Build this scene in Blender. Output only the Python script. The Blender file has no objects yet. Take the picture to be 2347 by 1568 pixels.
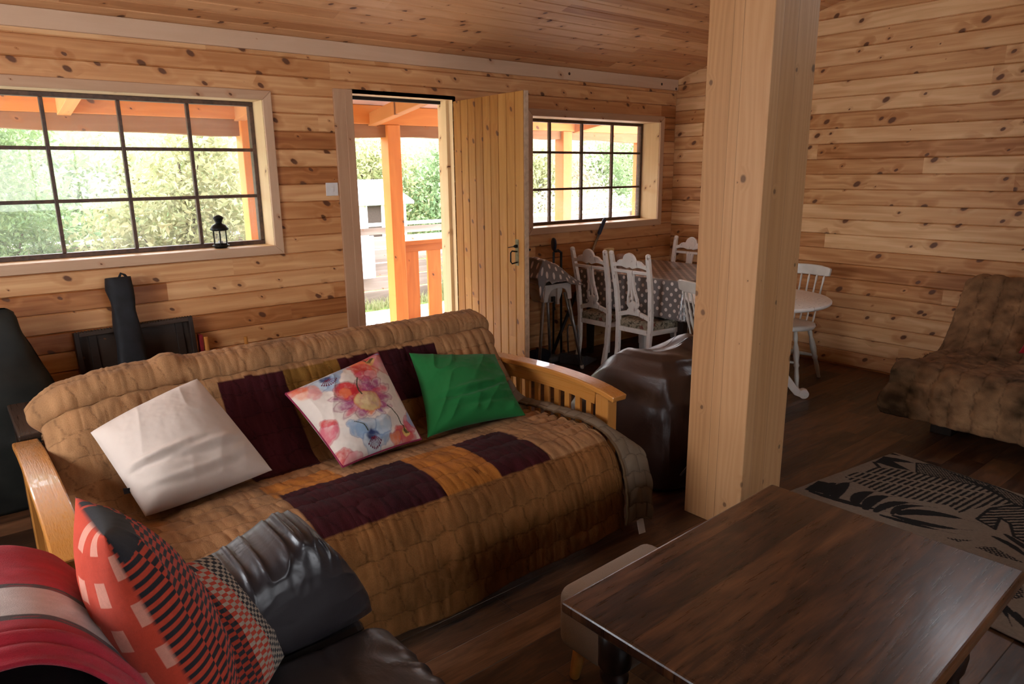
# A timber cabin living room: futon under a patchwork quilt, dining corner, veranda and trees outside.
import bpy, bmesh, math, random
import numpy as np
from mathutils import Vector, Matrix

random.seed(7)
SC = bpy.context.scene
COL = SC.collection
PI = math.pi

# ------------------------------------------------------------------ scene helpers
def tag(o, label=None, cat=None, group=None, kind=None):
    if label: o['label'] = label
    if cat: o['category'] = cat
    if group: o['group'] = group
    if kind: o['kind'] = kind
    return o

def thing(name, label, cat, loc=(0, 0, 0), rz=0.0, group=None, kind=None):
    o = bpy.data.objects.new(name, None)
    o.empty_display_size = 0.1
    COL.objects.link(o)
    o.location = loc
    o.rotation_euler = (0, 0, rz)
    return tag(o, label, cat, group, kind)

def link_mesh(name, me, mat, parent=None, smooth=False, bevel=0, seg=2, sub=0, loc=None):
    o = bpy.data.objects.new(name, me)
    COL.objects.link(o)
    for m in (mat if isinstance(mat, (list, tuple)) else [mat]):
        if m: me.materials.append(m)
    if parent: o.parent = parent
    if loc: o.location = loc
    if smooth:
        me.polygons.foreach_set('use_smooth', [True] * len(me.polygons))
    if bevel:
        b = o.modifiers.new('bevel', 'BEVEL')
        b.width = bevel; b.segments = seg; b.limit_method = 'ANGLE'; b.angle_limit = math.radians(35)
        b.harden_normals = False
    if sub:
        s = o.modifiers.new('sub', 'SUBSURF'); s.levels = sub; s.render_levels = sub
    return o

class MB:
    """collects simple shapes into one mesh"""
    def __init__(s):
        s.v = []; s.f = []; s.sm = []
    def add(s, vs, fs, smooth=False):
        b = len(s.v)
        s.v += [tuple(p) for p in vs]
        for f in fs:
            s.f.append(tuple(b + i for i in f)); s.sm.append(smooth)
        return s
    def box(s, x0, x1, y0, y1, z0, z1, M=None):
        vs = [Vector((x, y, z)) for x in (x0, x1) for y in (y0, y1) for z in (z0, z1)]
        if M is not None: vs = [M @ v for v in vs]
        return s.add(vs, [(0, 1, 3, 2), (4, 6, 7, 5), (0, 4, 5, 1), (2, 3, 7, 6), (0, 2, 6, 4), (1, 5, 7, 3)])
    def rev(s, p0, p1, prof, n=16, cap=True):
        """turned shape along p0->p1; prof = [(t along in 0..1, radius)]"""
        p0 = Vector(p0); p1 = Vector(p1); d = p1 - p0
        ax = d.normalized()
        a = ax.orthogonal().normalized(); b = ax.cross(a)
        vs = []; fs = []
        for t, r in prof:
            c = p0 + d * t
            for k in range(n):
                th = 2 * PI * k / n
                vs.append(c + (a * math.cos(th) + b * math.sin(th)) * r)
        for i in range(len(prof) - 1):
            for k in range(n):
                k2 = (k + 1) % n
                fs.append((i * n + k, i * n + k2, (i + 1) * n + k2, (i + 1) * n + k))
        if cap:
            fs.append(tuple(range(n - 1, -1, -1)))
            fs.append(tuple((len(prof) - 1) * n + k for k in range(n)))
        return s.add(vs, fs, True)
    def cyl(s, p0, p1, r0, r1=None, n=14):
        return s.rev(p0, p1, [(0, r0), (1, r0 if r1 is None else r1)], n)
    def lathe(s, c, prof, n=24):
        """prof = [(radius, z)] about the vertical through c"""
        z0 = prof[0][1]; z1 = prof[-1][1]
        cx, cy, cz = c
        vs = []; fs = []
        for r, z in prof:
            for k in range(n):
                th = 2 * PI * k / n
                vs.append((cx + r * math.cos(th), cy + r * math.sin(th), cz + z))
        for i in range(len(prof) - 1):
            for k in range(n):
                k2 = (k + 1) % n
                fs.append((i * n + k, i * n + k2, (i + 1) * n + k2, (i + 1) * n + k))
        fs.append(tuple(range(n - 1, -1, -1)))
        fs.append(tuple((len(prof) - 1) * n + k for k in range(n)))
        return s.add(vs, fs, True)
    def tube(s, pts, r, n=10, closed=False):
        pts = [Vector(p) for p in pts]
        m = len(pts); vs = []; fs = []
        up = None
        for i, p in enumerate(pts):
            t = (pts[min(i + 1, m - 1)] - pts[max(i - 1, 0)]).normalized()
            if up is None: up = t.orthogonal().normalized()
            a = (up - t * up.dot(t)).normalized(); up = a
            b = t.cross(a)
            rr = r[i] if isinstance(r, (list, tuple)) else r
            for k in range(n):
                th = 2 * PI * k / n
                vs.append(p + (a * math.cos(th) + b * math.sin(th)) * rr)
        for i in range(m - 1):
            for k in range(n):
                k2 = (k + 1) % n
                fs.append((i * n + k, i * n + k2, (i + 1) * n + k2, (i + 1) * n + k))
        fs.append(tuple(range(n - 1, -1, -1)))
        fs.append(tuple((m - 1) * n + k for k in range(n)))
        return s.add(vs, fs, True)
    def bar(s, pts, w, h, side=(0, 1, 0)):
        """rectangular section swept along pts: w across `side`, h across the other normal"""
        pts = [Vector(p) for p in pts]; side = Vector(side).normalized()
        m = len(pts); vs = []; fs = []
        for i, p in enumerate(pts):
            t = (pts[min(i + 1, m - 1)] - pts[max(i - 1, 0)]).normalized()
            a = (side - t * side.dot(t)).normalized(); b = t.cross(a)
            ww = w[i] if isinstance(w, (list, tuple)) else w
            hh = h[i] if isinstance(h, (list, tuple)) else h
            for sx, sy in ((-1, -1), (1, -1), (1, 1), (-1, 1)):
                vs.append(p + a * sx * ww / 2 + b * sy * hh / 2)
        for i in range(m - 1):
            for k in range(4):
                k2 = (k + 1) % 4
                fs.append((i * 4 + k, i * 4 + k2, (i + 1) * 4 + k2, (i + 1) * 4 + k))
        fs.append((3, 2, 1, 0)); fs.append(tuple((m - 1) * 4 + k for k in range(4)))
        return s.add(vs, fs)
    def prism(s, poly, o, u, v, w):
        """polygon (list of 2D) in the plane o + a*u + b*v, extruded by w"""
        o = Vector(o); u = Vector(u); v = Vector(v); w = Vector(w)
        n = len(poly)
        vs = [o + u * a + v * b for a, b in poly] + [o + u * a + v * b + w for a, b in poly]
        fs = [tuple(range(n - 1, -1, -1)), tuple(range(n, 2 * n))]
        fs += [(i, (i + 1) % n, n + (i + 1) % n, n + i) for i in range(n)]
        return s.add(vs, fs)
    def mesh(s, name):
        me = bpy.data.meshes.new(name)
        me.from_pydata(s.v, [], s.f)
        me.polygons.foreach_set('use_smooth', s.sm)
        bm = bmesh.new(); bm.from_mesh(me)
        bmesh.ops.recalc_face_normals(bm, faces=bm.faces)
        bm.to_mesh(me); bm.free()
        return me
    def build(s, name, mat, parent=None, **k):
        return link_mesh(name, s.mesh(name), mat, parent, **k)

def solid(name, mat, parent, *box, bevel=0, seg=2):
    return MB().box(*box).build(name, mat, parent, bevel=bevel, seg=seg)

def copy_tree(o, parent=None):
    c = o.copy(); COL.objects.link(c)
    if parent: c.parent = parent
    for ch in o.children: copy_tree(ch, c)
    return c

# ------------------------------------------------------------------ numpy helpers
def lattice(seed):
    return np.random.RandomState(seed).rand(256, 256)
_L = {}
def vnoise(x, y, seed=0):
    if seed not in _L: _L[seed] = lattice(seed)
    t = _L[seed]
    xi = np.floor(x).astype(int); yi = np.floor(y).astype(int)
    fx = x - xi; fy = y - yi
    fx = fx * fx * (3 - 2 * fx); fy = fy * fy * (3 - 2 * fy)
    a = t[xi % 256, yi % 256]; b = t[(xi + 1) % 256, yi % 256]
    c = t[xi % 256, (yi + 1) % 256]; d = t[(xi + 1) % 256, (yi + 1) % 256]
    return (a * (1 - fx) + b * fx) * (1 - fy) + (c * (1 - fx) + d * fx) * fy
def fbm(x, y, seed=0, o=4):
    s = 0; a = .5
    for k in range(o):
        s = s + a * (vnoise(x * 2 ** k, y * 2 ** k, seed + k) - .5); a *= .5
    return s
def ridge(x, y, seed=0):
    return 1 - np.abs(2 * vnoise(x, y, seed) - 1)
def smooth(a, b, x):
    t = np.clip((x - a) / (b - a), 0, 1)
    return t * t * (3 - 2 * t)

def crs(pts, n):
    """smooth curve through pts, resampled to n points evenly by length"""
    P = np.array(pts, float)
    P = np.vstack([2 * P[0] - P[1], P, 2 * P[-1] - P[-2]])
    out = []
    for i in range(1, len(P) - 2):
        for t in np.linspace(0, 1, 40, endpoint=False):
            p0, p1, p2, p3 = P[i - 1:i + 3]
            out.append(.5 * (2 * p1 + (p2 - p0) * t + (2 * p0 - 5 * p1 + 4 * p2 - p3) * t * t + (3 * p1 - p0 - 3 * p2 + p3) * t ** 3))
    out.append(P[-2]); out = np.array(out)
    d = np.r_[0, np.cumsum(np.linalg.norm(np.diff(out, axis=0), axis=1))]
    s = np.linspace(0, d[-1], n)
    return np.stack([np.interp(s, d, out[:, k]) for k in range(P.shape[1])], 1), d[-1]

def np_mesh(name, V, F, colors=None, uv=None, smoothf=True):
    """V (n,3), F (m,4) ints; colors (n,3) linear; uv (n,2)"""
    me = bpy.data.meshes.new(name)
    V = np.ascontiguousarray(V, dtype=np.float32); F = np.ascontiguousarray(F, dtype=np.int32)
    me.vertices.add(len(V)); me.vertices.foreach_set('co', V.ravel())
    me.loops.add(F.size); me.loops.foreach_set('vertex_index', F.ravel())
    me.polygons.add(len(F))
    me.polygons.foreach_set('loop_start', np.arange(0, F.size, F.shape[1], dtype=np.int32))
    me.update(calc_edges=True)
    me.polygons.foreach_set('use_smooth', np.full(len(F), smoothf))
    if colors is not None:
        at = me.color_attributes.new('Col', 'FLOAT_COLOR', 'POINT')
        at.data.foreach_set('color', np.c_[colors, np.ones(len(V))].astype(np.float32).ravel())
    if uv is not None:
        l = me.uv_layers.new(name='UVMap')
        l.data.foreach_set('uv', np.asarray(uv, np.float32)[F.ravel()].ravel())
    me.validate()
    return me

def grid_faces(nu, nv, off=0, flip=False):
    i, j = np.meshgrid(np.arange(nu - 1), np.arange(nv - 1), indexing='ij')
    a = (i * nv + j).ravel() + off
    F = np.stack([a, a + nv, a + nv + 1, a + 1], 1)
    return F[:, ::-1] if flip else F

def grid_normals(P):
    du = np.gradient(P, axis=0); dv = np.gradient(P, axis=1)
    n = np.cross(du, dv)
    return n / (np.linalg.norm(n, axis=2, keepdims=True) + 1e-9)

def pillow(name, corners, thick, mat, parent=None, n=90, pinch=.06, wrinkle=.006, seed=1, paint=None, paint_back=None, power=.5, piping=0, fold=None):
    """corners TL,TR,BR,BL in 3D seen from the front"""
    TL, TR, BR, BL = [np.array(c, float) for c in corners]
    u = np.linspace(0, 1, n); U, V = np.meshgrid(u, u, indexing='ij')
    a = 2 * U - 1; b = 2 * V - 1
    # edges pulled in between the corners
    a2 = a * (1 - pinch * (1 - b ** 2) * np.abs(a)); b2 = b * (1 - pinch * (1 - a ** 2) * np.abs(b))
    u2 = (a2 + 1) / 2; v2 = (b2 + 1) / 2
    P = ((1 - u2) * (1 - v2))[..., None] * TL + (u2 * (1 - v2))[..., None] * TR + (u2 * v2)[..., None] * BR + ((1 - u2) * v2)[..., None] * BL
    nr = np.cross(BL - TL, TR - TL); nr /= np.linalg.norm(nr)
    h = np.clip((1 - a ** 2) * (1 - b ** 2), 0, 1) ** power
    edge = np.clip(np.minimum(1 - np.abs(a), 1 - np.abs(b)) * 6, 0, 1)
    w1 = (fbm(a * 2.2 + 5, b * 2.2 + seed * 3, seed, 4) * 2.2 + (ridge(a * 2.6 + b * 1.1 + seed, b * 1.4, seed + 9) ** 3 - .3) * .8) * wrinkle * edge
    w2 = fbm(a * 2 + 9, b * 2 + seed, seed + 20, 3) * 2 * wrinkle * edge
    hf = h * thick / 2
    if fold is not None: hf = hf + fold(U, V) * edge
    A = P + nr * (hf + w1)[..., None]
    B = P - nr * (h * thick / 2 + w2)[..., None]
    m = n * n
    V3 = np.vstack([A.reshape(-1, 3), B.reshape(-1, 3)])
    F = np.vstack([grid_faces(n, n, 0, flip=True), grid_faces(n, n, m)])
    # weld the rim of the back to the rim of the front
    rim = np.zeros((n, n), bool); rim[0] = rim[-1] = True; rim[:, 0] = rim[:, -1] = True
    remap = np.arange(2 * m); idx = np.where(rim.ravel())[0]; remap[m + idx] = idx
    F = remap[F]
    used = np.unique(F); new = -np.ones(2 * m, int); new[used] = np.arange(len(used))
    cols = None
    if paint is not None:
        ca = paint(U.ravel(), V.ravel()); cb = (paint_back or paint)(U.ravel(), V.ravel())
        cols = np.vstack([ca, cb])[used]
    uv = np.vstack([np.c_[U.ravel(), V.ravel()]] * 2)[used]
    me = np_mesh(name, V3[used], new[F], cols, uv)
    # outward normals
    bm = bmesh.new(); bm.from_mesh(me); bmesh.ops.recalc_face_normals(bm, faces=bm.faces); bm.to_mesh(me); bm.free()
    me.polygons.foreach_set('use_smooth', [True] * len(me.polygons))
    o = link_mesh(name, me, mat, parent)
    rimpts = [P[i, 0] for i in range(0, n, 3)] + [P[n - 1, j] for j in range(0, n, 3)] + [P[i, n - 1] for i in range(n - 1, -1, -3)] + [P[0, j] for j in range(n - 1, -1, -3)]
    return o, rimpts

def in_poly(x, y, poly):
    r = np.zeros(x.shape, bool); n = len(poly)
    for i in range(n):
        x0, y0 = poly[i]; x1, y1 = poly[(i + 1) % n]
        if y0 == y1: continue
        c = ((y0 > y) != (y1 > y)) & (x < (x1 - x0) * (y - y0) / (y1 - y0) + x0)
        r ^= c
    return r

# ------------------------------------------------------------------ material helper
class G:
    def __init__(s, name, rough=.6, spec=.4, color=None):
        s.m = bpy.data.materials.new(name); s.m.use_nodes = True
        s.t = s.m.node_tree; s.b = s.t.nodes['Principled BSDF']; s.out = s.t.nodes['Material Output']
        s.b.inputs['Roughness'].default_value = rough
        s.b.inputs['Specular IOR Level'].default_value = spec
        if color is not None: s.put(s.b.inputs['Base Color'], color)
    def put(s, sock, v):
        if isinstance(v, bpy.types.NodeSocket): s.t.links.new(v, sock)
        elif isinstance(v, (tuple, list)) and len(v) == 3 and sock.type == 'RGBA': sock.default_value = (*v, 1)
        else: sock.default_value = v
    def nd(s, typ, ins=None, **props):
        n = s.t.nodes.new(typ)
        for k, v in props.items(): setattr(n, k, v)
        for k, v in (ins or {}).items(): s.put(n.inputs[k], v)
        return n
    def m1(s, op, a, b=0., c=0.):
        return s.nd('ShaderNodeMath', {0: a, 1: b, 2: c}, operation=op).outputs[0]
    def add(s, a, b): return s.m1('ADD', a, b)
    def sub(s, a, b): return s.m1('SUBTRACT', a, b)
    def mul(s, a, b): return s.m1('MULTIPLY', a, b)
    def obj(s): return s.nd('ShaderNodeTexCoord').outputs['Object']
    def uv(s): return s.nd('ShaderNodeTexCoord').outputs['UV']
    def sep(s, v): return s.nd('ShaderNodeSeparateXYZ', {0: v}).outputs
    def com(s, x, y, z=0.): return s.nd('ShaderNodeCombineXYZ', {0: x, 1: y, 2: z}).outputs[0]
    def noise(s, vec, scale=5., detail=3., rough=.5, dist=0.):
        return s.nd('ShaderNodeTexNoise', {'Vector': vec, 'Scale': scale, 'Detail': detail, 'Roughness': rough, 'Distortion': dist}).outputs['Fac']
    def white(s, vec):
        n = s.nd('ShaderNodeTexWhiteNoise', {'Vector': vec}); return n.outputs['Value'], n.outputs['Color']
    def mapr(s, v, a, b, c=0., d=1.):
        return s.nd('ShaderNodeMapRange', {'Value': v, 'From Min': a, 'From Max': b, 'To Min': c, 'To Max': d}).outputs[0]
    def ramp(s, f, stops, interp='LINEAR'):
        n = s.nd('ShaderNodeValToRGB', {0: f}); r = n.color_ramp; r.interpolation = interp
        while len(r.elements) < len(stops): r.elements.new(.5)
        for e, (p, c) in zip(r.elements, stops):
            e.position = p; e.color = (*c, 1) if len(c) == 3 else c
        return n.outputs[0]
    def mix(s, f, a, b, mode='MIX'):
        n = s.nd('ShaderNodeMix', data_type='RGBA', blend_type=mode)
        s.put(n.inputs[0], f); s.put(n.inputs[6], a); s.put(n.inputs[7], b)
        return n.outputs[2]
    def bump(s, h, dist=.002, strength=1.):
        n = s.nd('ShaderNodeBump', {'Height': h, 'Distance': dist, 'Strength': strength})
        s.t.links.new(n.outputs[0], s.b.inputs['Normal'])
    def base(s, c): s.put(s.b.inputs['Base Color'], c); return s
    def rough(s, r): s.put(s.b.inputs['Roughness'], r); return s

def plain(name, color, rough=.6, spec=.4, metal=0., var=.12, scale=30., bump=0., coat=0., sheen=0.):
    g = G(name, rough, spec)
    n = g.noise(g.obj(), scale, 4.)
    c2 = tuple(max(0, c * (1 - 2 * var)) for c in color); c3 = tuple(min(1, c * (1 + var)) for c in color)
    g.base(g.ramp(n, [(.3, c2), (.7, c3)]))
    g.b.inputs['Metallic'].default_value = metal
    g.b.inputs['Coat Weight'].default_value = coat
    g.b.inputs['Sheen Weight'].default_value = sheen
    if bump: g.bump(n, bump)
    return g.m

def wood(name, order='xyz', pitch=0., off=0., board=2.6, tones=None, knots=1., rough=.5, spec=.35, rings=70., var=1., kcol=(.115, .040, .016), bumpd=.0008, kscale=(3.2, 1.), coat=0., smult=1., rgain=.2, sgain=.42):
    """order: which object axes run along / across / through the grain"""
    tones = tones or [(0., (.42, .19, .075)), (.35, (.56, .285, .125)), (.7, (.66, .38, .19)), (1., (.74, .47, .26))]
    g = G(name, rough, spec); g.b.inputs['Coat Weight'].default_value = coat
    x = g.sep(g.obj()); ax = {'x': x[0], 'y': x[1], 'z': x[2]}
    L, W, T = ax[order[0]], ax[order[1]], ax[order[2]]
    if pitch:
        q = g.m1('DIVIDE', g.sub(W, off), pitch)
        idx = g.m1('FLOOR', q)
        r0, _ = g.white(g.com(idx, 3.7, 1.3))
        seg = g.m1('FLOOR', g.m1('DIVIDE', g.add(L, g.mul(r0, 9.)), board))
        rnd, rc = g.white(g.com(idx, seg, 5.1))
        sh = g.sep(rc)
        cx, cy, cz = g.add(L, g.mul(sh[0], 40.)), g.add(W, g.mul(sh[1], 40.)), g.add(T, g.mul(sh[2], 9.))
    else:
        obi = g.nd('ShaderNodeObjectInfo').outputs['Random']
        rnd = obi; cx, cy, cz = g.add(L, g.mul(obi, 40.)), g.add(W, g.mul(obi, 17.)), g.add(T, g.mul(obi, 9.))
    # knots: one feature point per cell, real distance to it
    kx, kw = kscale
    kp = 1 / .13 if not pitch else 1 / pitch
    cell = g.com(g.mul(cx, kx), g.mul(cy, kp * kw), g.mul(cz, 3.))
    vo = g.nd('ShaderNodeTexVoronoi', {'Vector': cell, 'Scale': 1., 'Randomness': 1.}, voronoi_dimensions='2D', feature='F1')
    ps = g.sep(vo.outputs['Position']); cr, _ = g.white(vo.outputs['Position'])
    dx = g.m1('DIVIDE', g.sub(g.mul(cx, kx), ps[0]), kx); dy = g.m1('DIVIDE', g.sub(g.mul(cy, kp * kw), ps[1]), kp * kw)
    dyn = g.add(dy, g.mul(dx, .35))
    d = g.m1('SQRT', g.add(g.m1('POWER', g.mul(dx, .72), 2.), g.m1('POWER', dyn, 2.)))
    wob = g.mul(g.sub(g.noise(g.com(cx, cy, cz), 60., 2.), .5), .006)
    d = g.add(d, wob)
    size = g.mapr(cr, .22, 1., 0., .0165 * knots)
    knot = g.mapr(g.m1('DIVIDE', d, g.add(size, .0001)), 1.15, .75, 0., 1.)
    halo = g.mapr(g.m1('DIVIDE', d, g.add(size, .0001)), 4.2, 1., 0., 1.)
    # rings
    lowv = g.com(g.mul(cx, .7), g.mul(cy, 5.), cz)
    low = g.noise(lowv, 1.6, 2.)
    ph = g.add(g.add(g.mul(cy, rings), g.mul(low, 26.)), g.mul(halo, 5.))
    ring = g.m1('POWER', g.mapr(g.m1('SINE', ph), -1., 1.), 1.6)
    fine = g.noise(g.com(g.mul(cx, 3.), g.mul(cy, 260.), g.mul(cz, 260.)), 1., 3., .6)
    streak = g.noise(g.com(g.mul(cx, .8), g.mul(cy, 22.), cz), 1.3, 3., .6, .6)
    f = g.add(g.add(g.mul(ring, rgain), g.mul(fine, .3)), g.mul(g.sub(streak, .5), sgain))
    f = g.add(f, .21)
    f = g.add(g.add(g.mul(rnd, .75 * var), g.mul(f, .75 * smult)), .5 - .33 * smult - .375 * var)
    col = g.ramp(f, tones)
    col = g.mix(g.mul(halo, .42), col, (.38, .135, .035))
    col = g.mix(g.mul(knot, .95), col, kcol)
    g.base(col)
    g.rough(g.mapr(fine, .2, .8, rough - .06, rough + .1))
    g.bump(g.add(fine, g.mul(knot, .6)), bumpd)
    return g.m

def vcol(name, rough=.9, sheen=.0, weave=0., spec=.2, scale=900., bumpd=.0006, mottle=.15):
    g = G(name, rough, spec)
    c = g.nd('ShaderNodeVertexColor', layer_name='Col').outputs[0]
    n = g.noise(g.obj(), scale, 3., .7)
    g.base(g.mix(1., c, g.ramp(n, [(.2, (1 - mottle * 2,) * 3), (.8, (1.0,) * 3)]), 'MULTIPLY'))
    g.b.inputs['Sheen Weight'].default_value = sheen
    g.b.inputs['Sheen Roughness'].default_value = .4
    g.bump(n, bumpd)
    return g.m
SKY_STRENGTH, SUN_STRENGTH, E_LEFT, E_REAR, EXPO = 14.5, 6.0, 40, .5, -0.08
# ================================================================== MATERIALS
PINE_T = [(0., (.29, .095, .024)), (.3, (.45, .18, .058)), (.65, (.60, .295, .118)), (1., (.74, .43, .20))]
M_wall_b = wood('pine_panelling_back', 'xzy', .1105, .872, 2.9, PINE_T, knots=1.2, rings=62, kscale=(4.6, 1.), rough=.42, rgain=.26, sgain=.95)
M_wall_r = wood('pine_panelling_right', 'yzx', .1188, .959, 3.1, [(0., (.30, .105, .026)), (.3, (.47, .205, .072)), (.62, (.63, .335, .145)), (1., (.78, .49, .25))], knots=1.3, rings=50, kscale=(3.9, 1.), rough=.42, rgain=.3, sgain=1.1, var=1.05)
M_ceil = wood('pine_ceiling', 'xyz', .0965, 0., 2.0, [(0., (.42, .17, .065)), (.3, (.57, .28, .12)), (.65, (.68, .365, .17)), (1., (.78, .46, .235))], knots=.9, rings=70, kscale=(2.6, 1.), rough=.5)
M_trim = wood('planed_pine_trim', 'xzy', 0, tones=[(0., (.46, .27, .155)), (.5, (.56, .36, .225)), (1., (.62, .42, .28))], knots=.5, rings=60, rough=.55, kscale=(1.6, 1.))
M_trimz = wood('planed_pine_upright', 'zxy', 0, tones=[(0., (.44, .25, .14)), (.5, (.54, .335, .2)), (1., (.6, .4, .26))], knots=.4, rings=60, rough=.55, kscale=(1.6, 1.))
M_lin = wood('pale_window_lining', 'xyz', 0, tones=[(0., (.62, .42, .2)), (.5, (.72, .52, .28)), (1., (.78, .6, .36))], knots=.4, rings=55, rough=.45, var=.3)
M_linz = wood('pale_window_lining_upright', 'zyx', 0, tones=[(0., (.62, .42, .2)), (.5, (.72, .52, .28)), (1., (.78, .6, .36))], knots=.5, rings=55, rough=.45, var=.3)
M_winframe = plain('dark_brown_window_frame', (.085, .042, .024), .45, var=.25, scale=40)
M_door = wood('varnished_door_board', 'zxy', .0955, 0, 4., [(0., (.23, .082, .014)), (.35, (.34, .14, .028)), (.7, (.43, .20, .048)), (1., (.52, .27, .085))], knots=.9, rings=80, rough=.4, kscale=(3.2, 1.), var=.7)
M_dooredge = plain('pale_door_edge', (.6, .42, .28), .6)
M_iron = plain('black_iron', (.012, .012, .011), .45, metal=.6, var=.3)
M_brass = plain('aged_pewter', (.21, .19, .13), .35, metal=.9, var=.2)
M_white_plastic = plain('white_plastic', (.72, .70, .67), .4, var=.03)
M_knotplug = plain('dark_wood_plug', (.06, .03, .018), .6)
M_seal = plain('black_seal', (.01, .008, .007), .8)

def mat_floor():
    g = G('dark_vinyl_plank_floor', .35, .45)
    x = g.sep(g.obj())
    q = g.m1('DIVIDE', x[1], .152); idx = g.m1('FLOOR', q)
    r0, _ = g.white(g.com(idx, 2.2, .7))
    sq = g.m1('DIVIDE', g.add(x[0], g.mul(r0, 7.)), .92); seg = g.m1('FLOOR', sq)
    rnd, rc = g.white(g.com(idx, seg, 9.)); sh = g.sep(rc)
    v = g.com(g.add(x[0], g.mul(sh[0], 30.)), g.add(g.mul(x[1], 5.), g.mul(sh[1], 30.)), 0.)
    n1 = g.noise(v, 2.2, 5., .62, 1.2); n2 = g.noise(v, 9., 4., .6, .4)
    fine = g.noise(g.com(g.mul(x[0], 6.), g.mul(x[1], 150.), sh[2]), 1., 3.)
    f = g.add(g.add(g.mul(n1, .62), g.mul(n2, .22)), g.add(g.mul(fine, .2), g.mul(g.sub(rnd, .5), .22)))
    col = g.ramp(f, [(.28, (.012, .0055, .003)), (.45, (.036, .0150, .007)), (.58, (.098, .042, .018)), (.75, (.19, .088, .040))])
    ey = g.m1('ABSOLUTE', g.sub(g.m1('FRACT', q), .5)); ex = g.m1('ABSOLUTE', g.sub(g.m1('FRACT', sq), .5))
    gap = g.m1('MAXIMUM', g.mapr(ey, .487, .497), g.mapr(ex, .498, .4995))
    g.base(g.mix(g.mul(gap, .7), col, (.012, .007, .005)))
    g.rough(g.mapr(g.add(n2, fine), .6, 1.4, .3, .5))
    g.bump(g.sub(g.mul(fine, .5), gap), .0009)
    return g.m
M_floor = mat_floor()

def mat_glass():
    g = G('dusty_window_glass')
    t = g.t; t.nodes.remove(g.b)
    tr = t.nodes.new('ShaderNodeBsdfTransparent'); gl = t.nodes.new('ShaderNodeBsdfGlossy'); df = t.nodes.new('ShaderNodeBsdfTranslucent')
    gl.inputs['Roughness'].default_value = .02
    df.inputs['Color'].default_value = (.9, .88, .86, 1)
    fr = t.nodes.new('ShaderNodeFresnel'); fr.inputs[0].default_value = 1.45
    dust = g.noise(g.obj(), 3.5, 6., .65, .5); spk = g.noise(g.obj(), 160., 2.)
    m1 = t.nodes.new('ShaderNodeMixShader'); m2 = t.nodes.new('ShaderNodeMixShader')
    t.links.new(g.add(g.mapr(dust, .35, .75, .03, .14), g.mapr(spk, .72, .8, 0., .25)), m1.inputs[0])
    t.links.new(tr.outputs[0], m1.inputs[1]); t.links.new(df.outputs[0], m1.inputs[2])
    t.links.new(g.mul(fr.outputs[0], .8), m2.inputs[0]); t.links.new(m1.outputs[0], m2.inputs[1]); t.links.new(gl.outputs[0], m2.inputs[2])
    t.links.new(m2.outputs[0], g.out.inputs[0])
    return g.m
M_glass = mat_glass()

# ================================================================== ROOM SHELL
XL, YF = -7.2, -7.4          # far left wall, wall behind the camera
SL = .275                    # ceiling rise per metre from the window wall
CH = 2.43
W1 = (-6.28, -4.022, 1.155, 2.047)
W2 = (-1.829, -.233, 1.14, 2.038)
DR = (-3.42, -2.60, -.3, 2.12)

def panel_wall(name, fr, l0, l1, w0, w1, pitch, off, openings, mat, gr=.0055, dp=.010):
    edges = []
    k = math.floor((w0 - off) / pitch)
    while off + k * pitch < w1:
        e = off + k * pitch
        if e > w0 + 1e-6: edges.append(e)
        k += 1
    brk = sorted(set([w0, w1] + edges + [o[2] for o in openings if w0 < o[2] < w1] + [o[3] for o in openings if w0 < o[3] < w1]))
    es = set(edges)
    b = MB()
    for a, c in zip(brk[:-1], brk[1:]):
        if c - a < 1e-5: continue
        prof = ([(a, dp), (a + gr, 0)] if a in es else [(a, 0)]) + ([(c - gr, 0), (c, dp)] if c in es else [(c, 0)])
        spans = [(l0, l1)]
        for o in openings:
            if o[2] < (a + c) / 2 < o[3]:
                ns = []
                for s0, s1 in spans:
                    if o[0] > s0: ns.append((s0, min(o[0], s1)))
                    if o[1] < s1: ns.append((max(o[1], s0), s1))
                spans = [s for s in ns if s[1] - s[0] > 1e-5]
        for s0, s1 in spans:
            for (wa, da), (wb, db) in zip(prof[:-1], prof[1:]):
                b.add([fr(s0, wa, da), fr(s1, wa, da), fr(s1, wb, db), fr(s0, wb, db)], [(0, 1, 2, 3)])
    me = bpy.data.meshes.new(name); me.from_pydata(b.v, [], b.f)
    return tag(link_mesh(name, me, mat), kind='structure')

panel_wall('wall_back', lambda l, w, d: (l, d, w), XL - .02, .02, 0, 2.6, .1105, .872, [W1, W2, DR], M_wall_b)
GW_ = (-3.60, -2.78, 2.72, 3.17)
panel_wall('wall_right', lambda l, w, d: (d, l, w), YF - .02, .02, 0, 3.6, .1188, .959, [GW_], M_wall_r)
WL = (-3.0, -1.4, 1.1, 2.05)
panel_wall('wall_left', lambda l, w, d: (XL - d, l, w), YF - .02, .02, 0, 3.6, .1188, .959, [WL], M_wall_r)
WF = (-5.6, -3.4, 1.1, 2.05)
M_rearwall = plain('dark_bounce_cut_panelling', (.10, .055, .03), .6, var=.2, scale=4)  # unseen rear wall and slope made dark to cut bounced light
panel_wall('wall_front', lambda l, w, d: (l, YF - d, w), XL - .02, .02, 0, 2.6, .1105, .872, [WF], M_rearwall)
cs = 1 / math.hypot(1, SL); RID = 3.7
panel_wall('ceiling', lambda l, w, d: (l, -w * cs, CH + SL * w * cs + d), XL - .02, .02, -.02, RID / cs, .0965, 0, [], M_ceil)
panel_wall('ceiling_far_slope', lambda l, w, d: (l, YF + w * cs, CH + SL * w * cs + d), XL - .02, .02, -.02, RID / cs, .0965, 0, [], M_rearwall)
tag(solid('floor', M_floor, None, XL, 0, YF, .2, -.1, 0), kind='structure')

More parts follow.
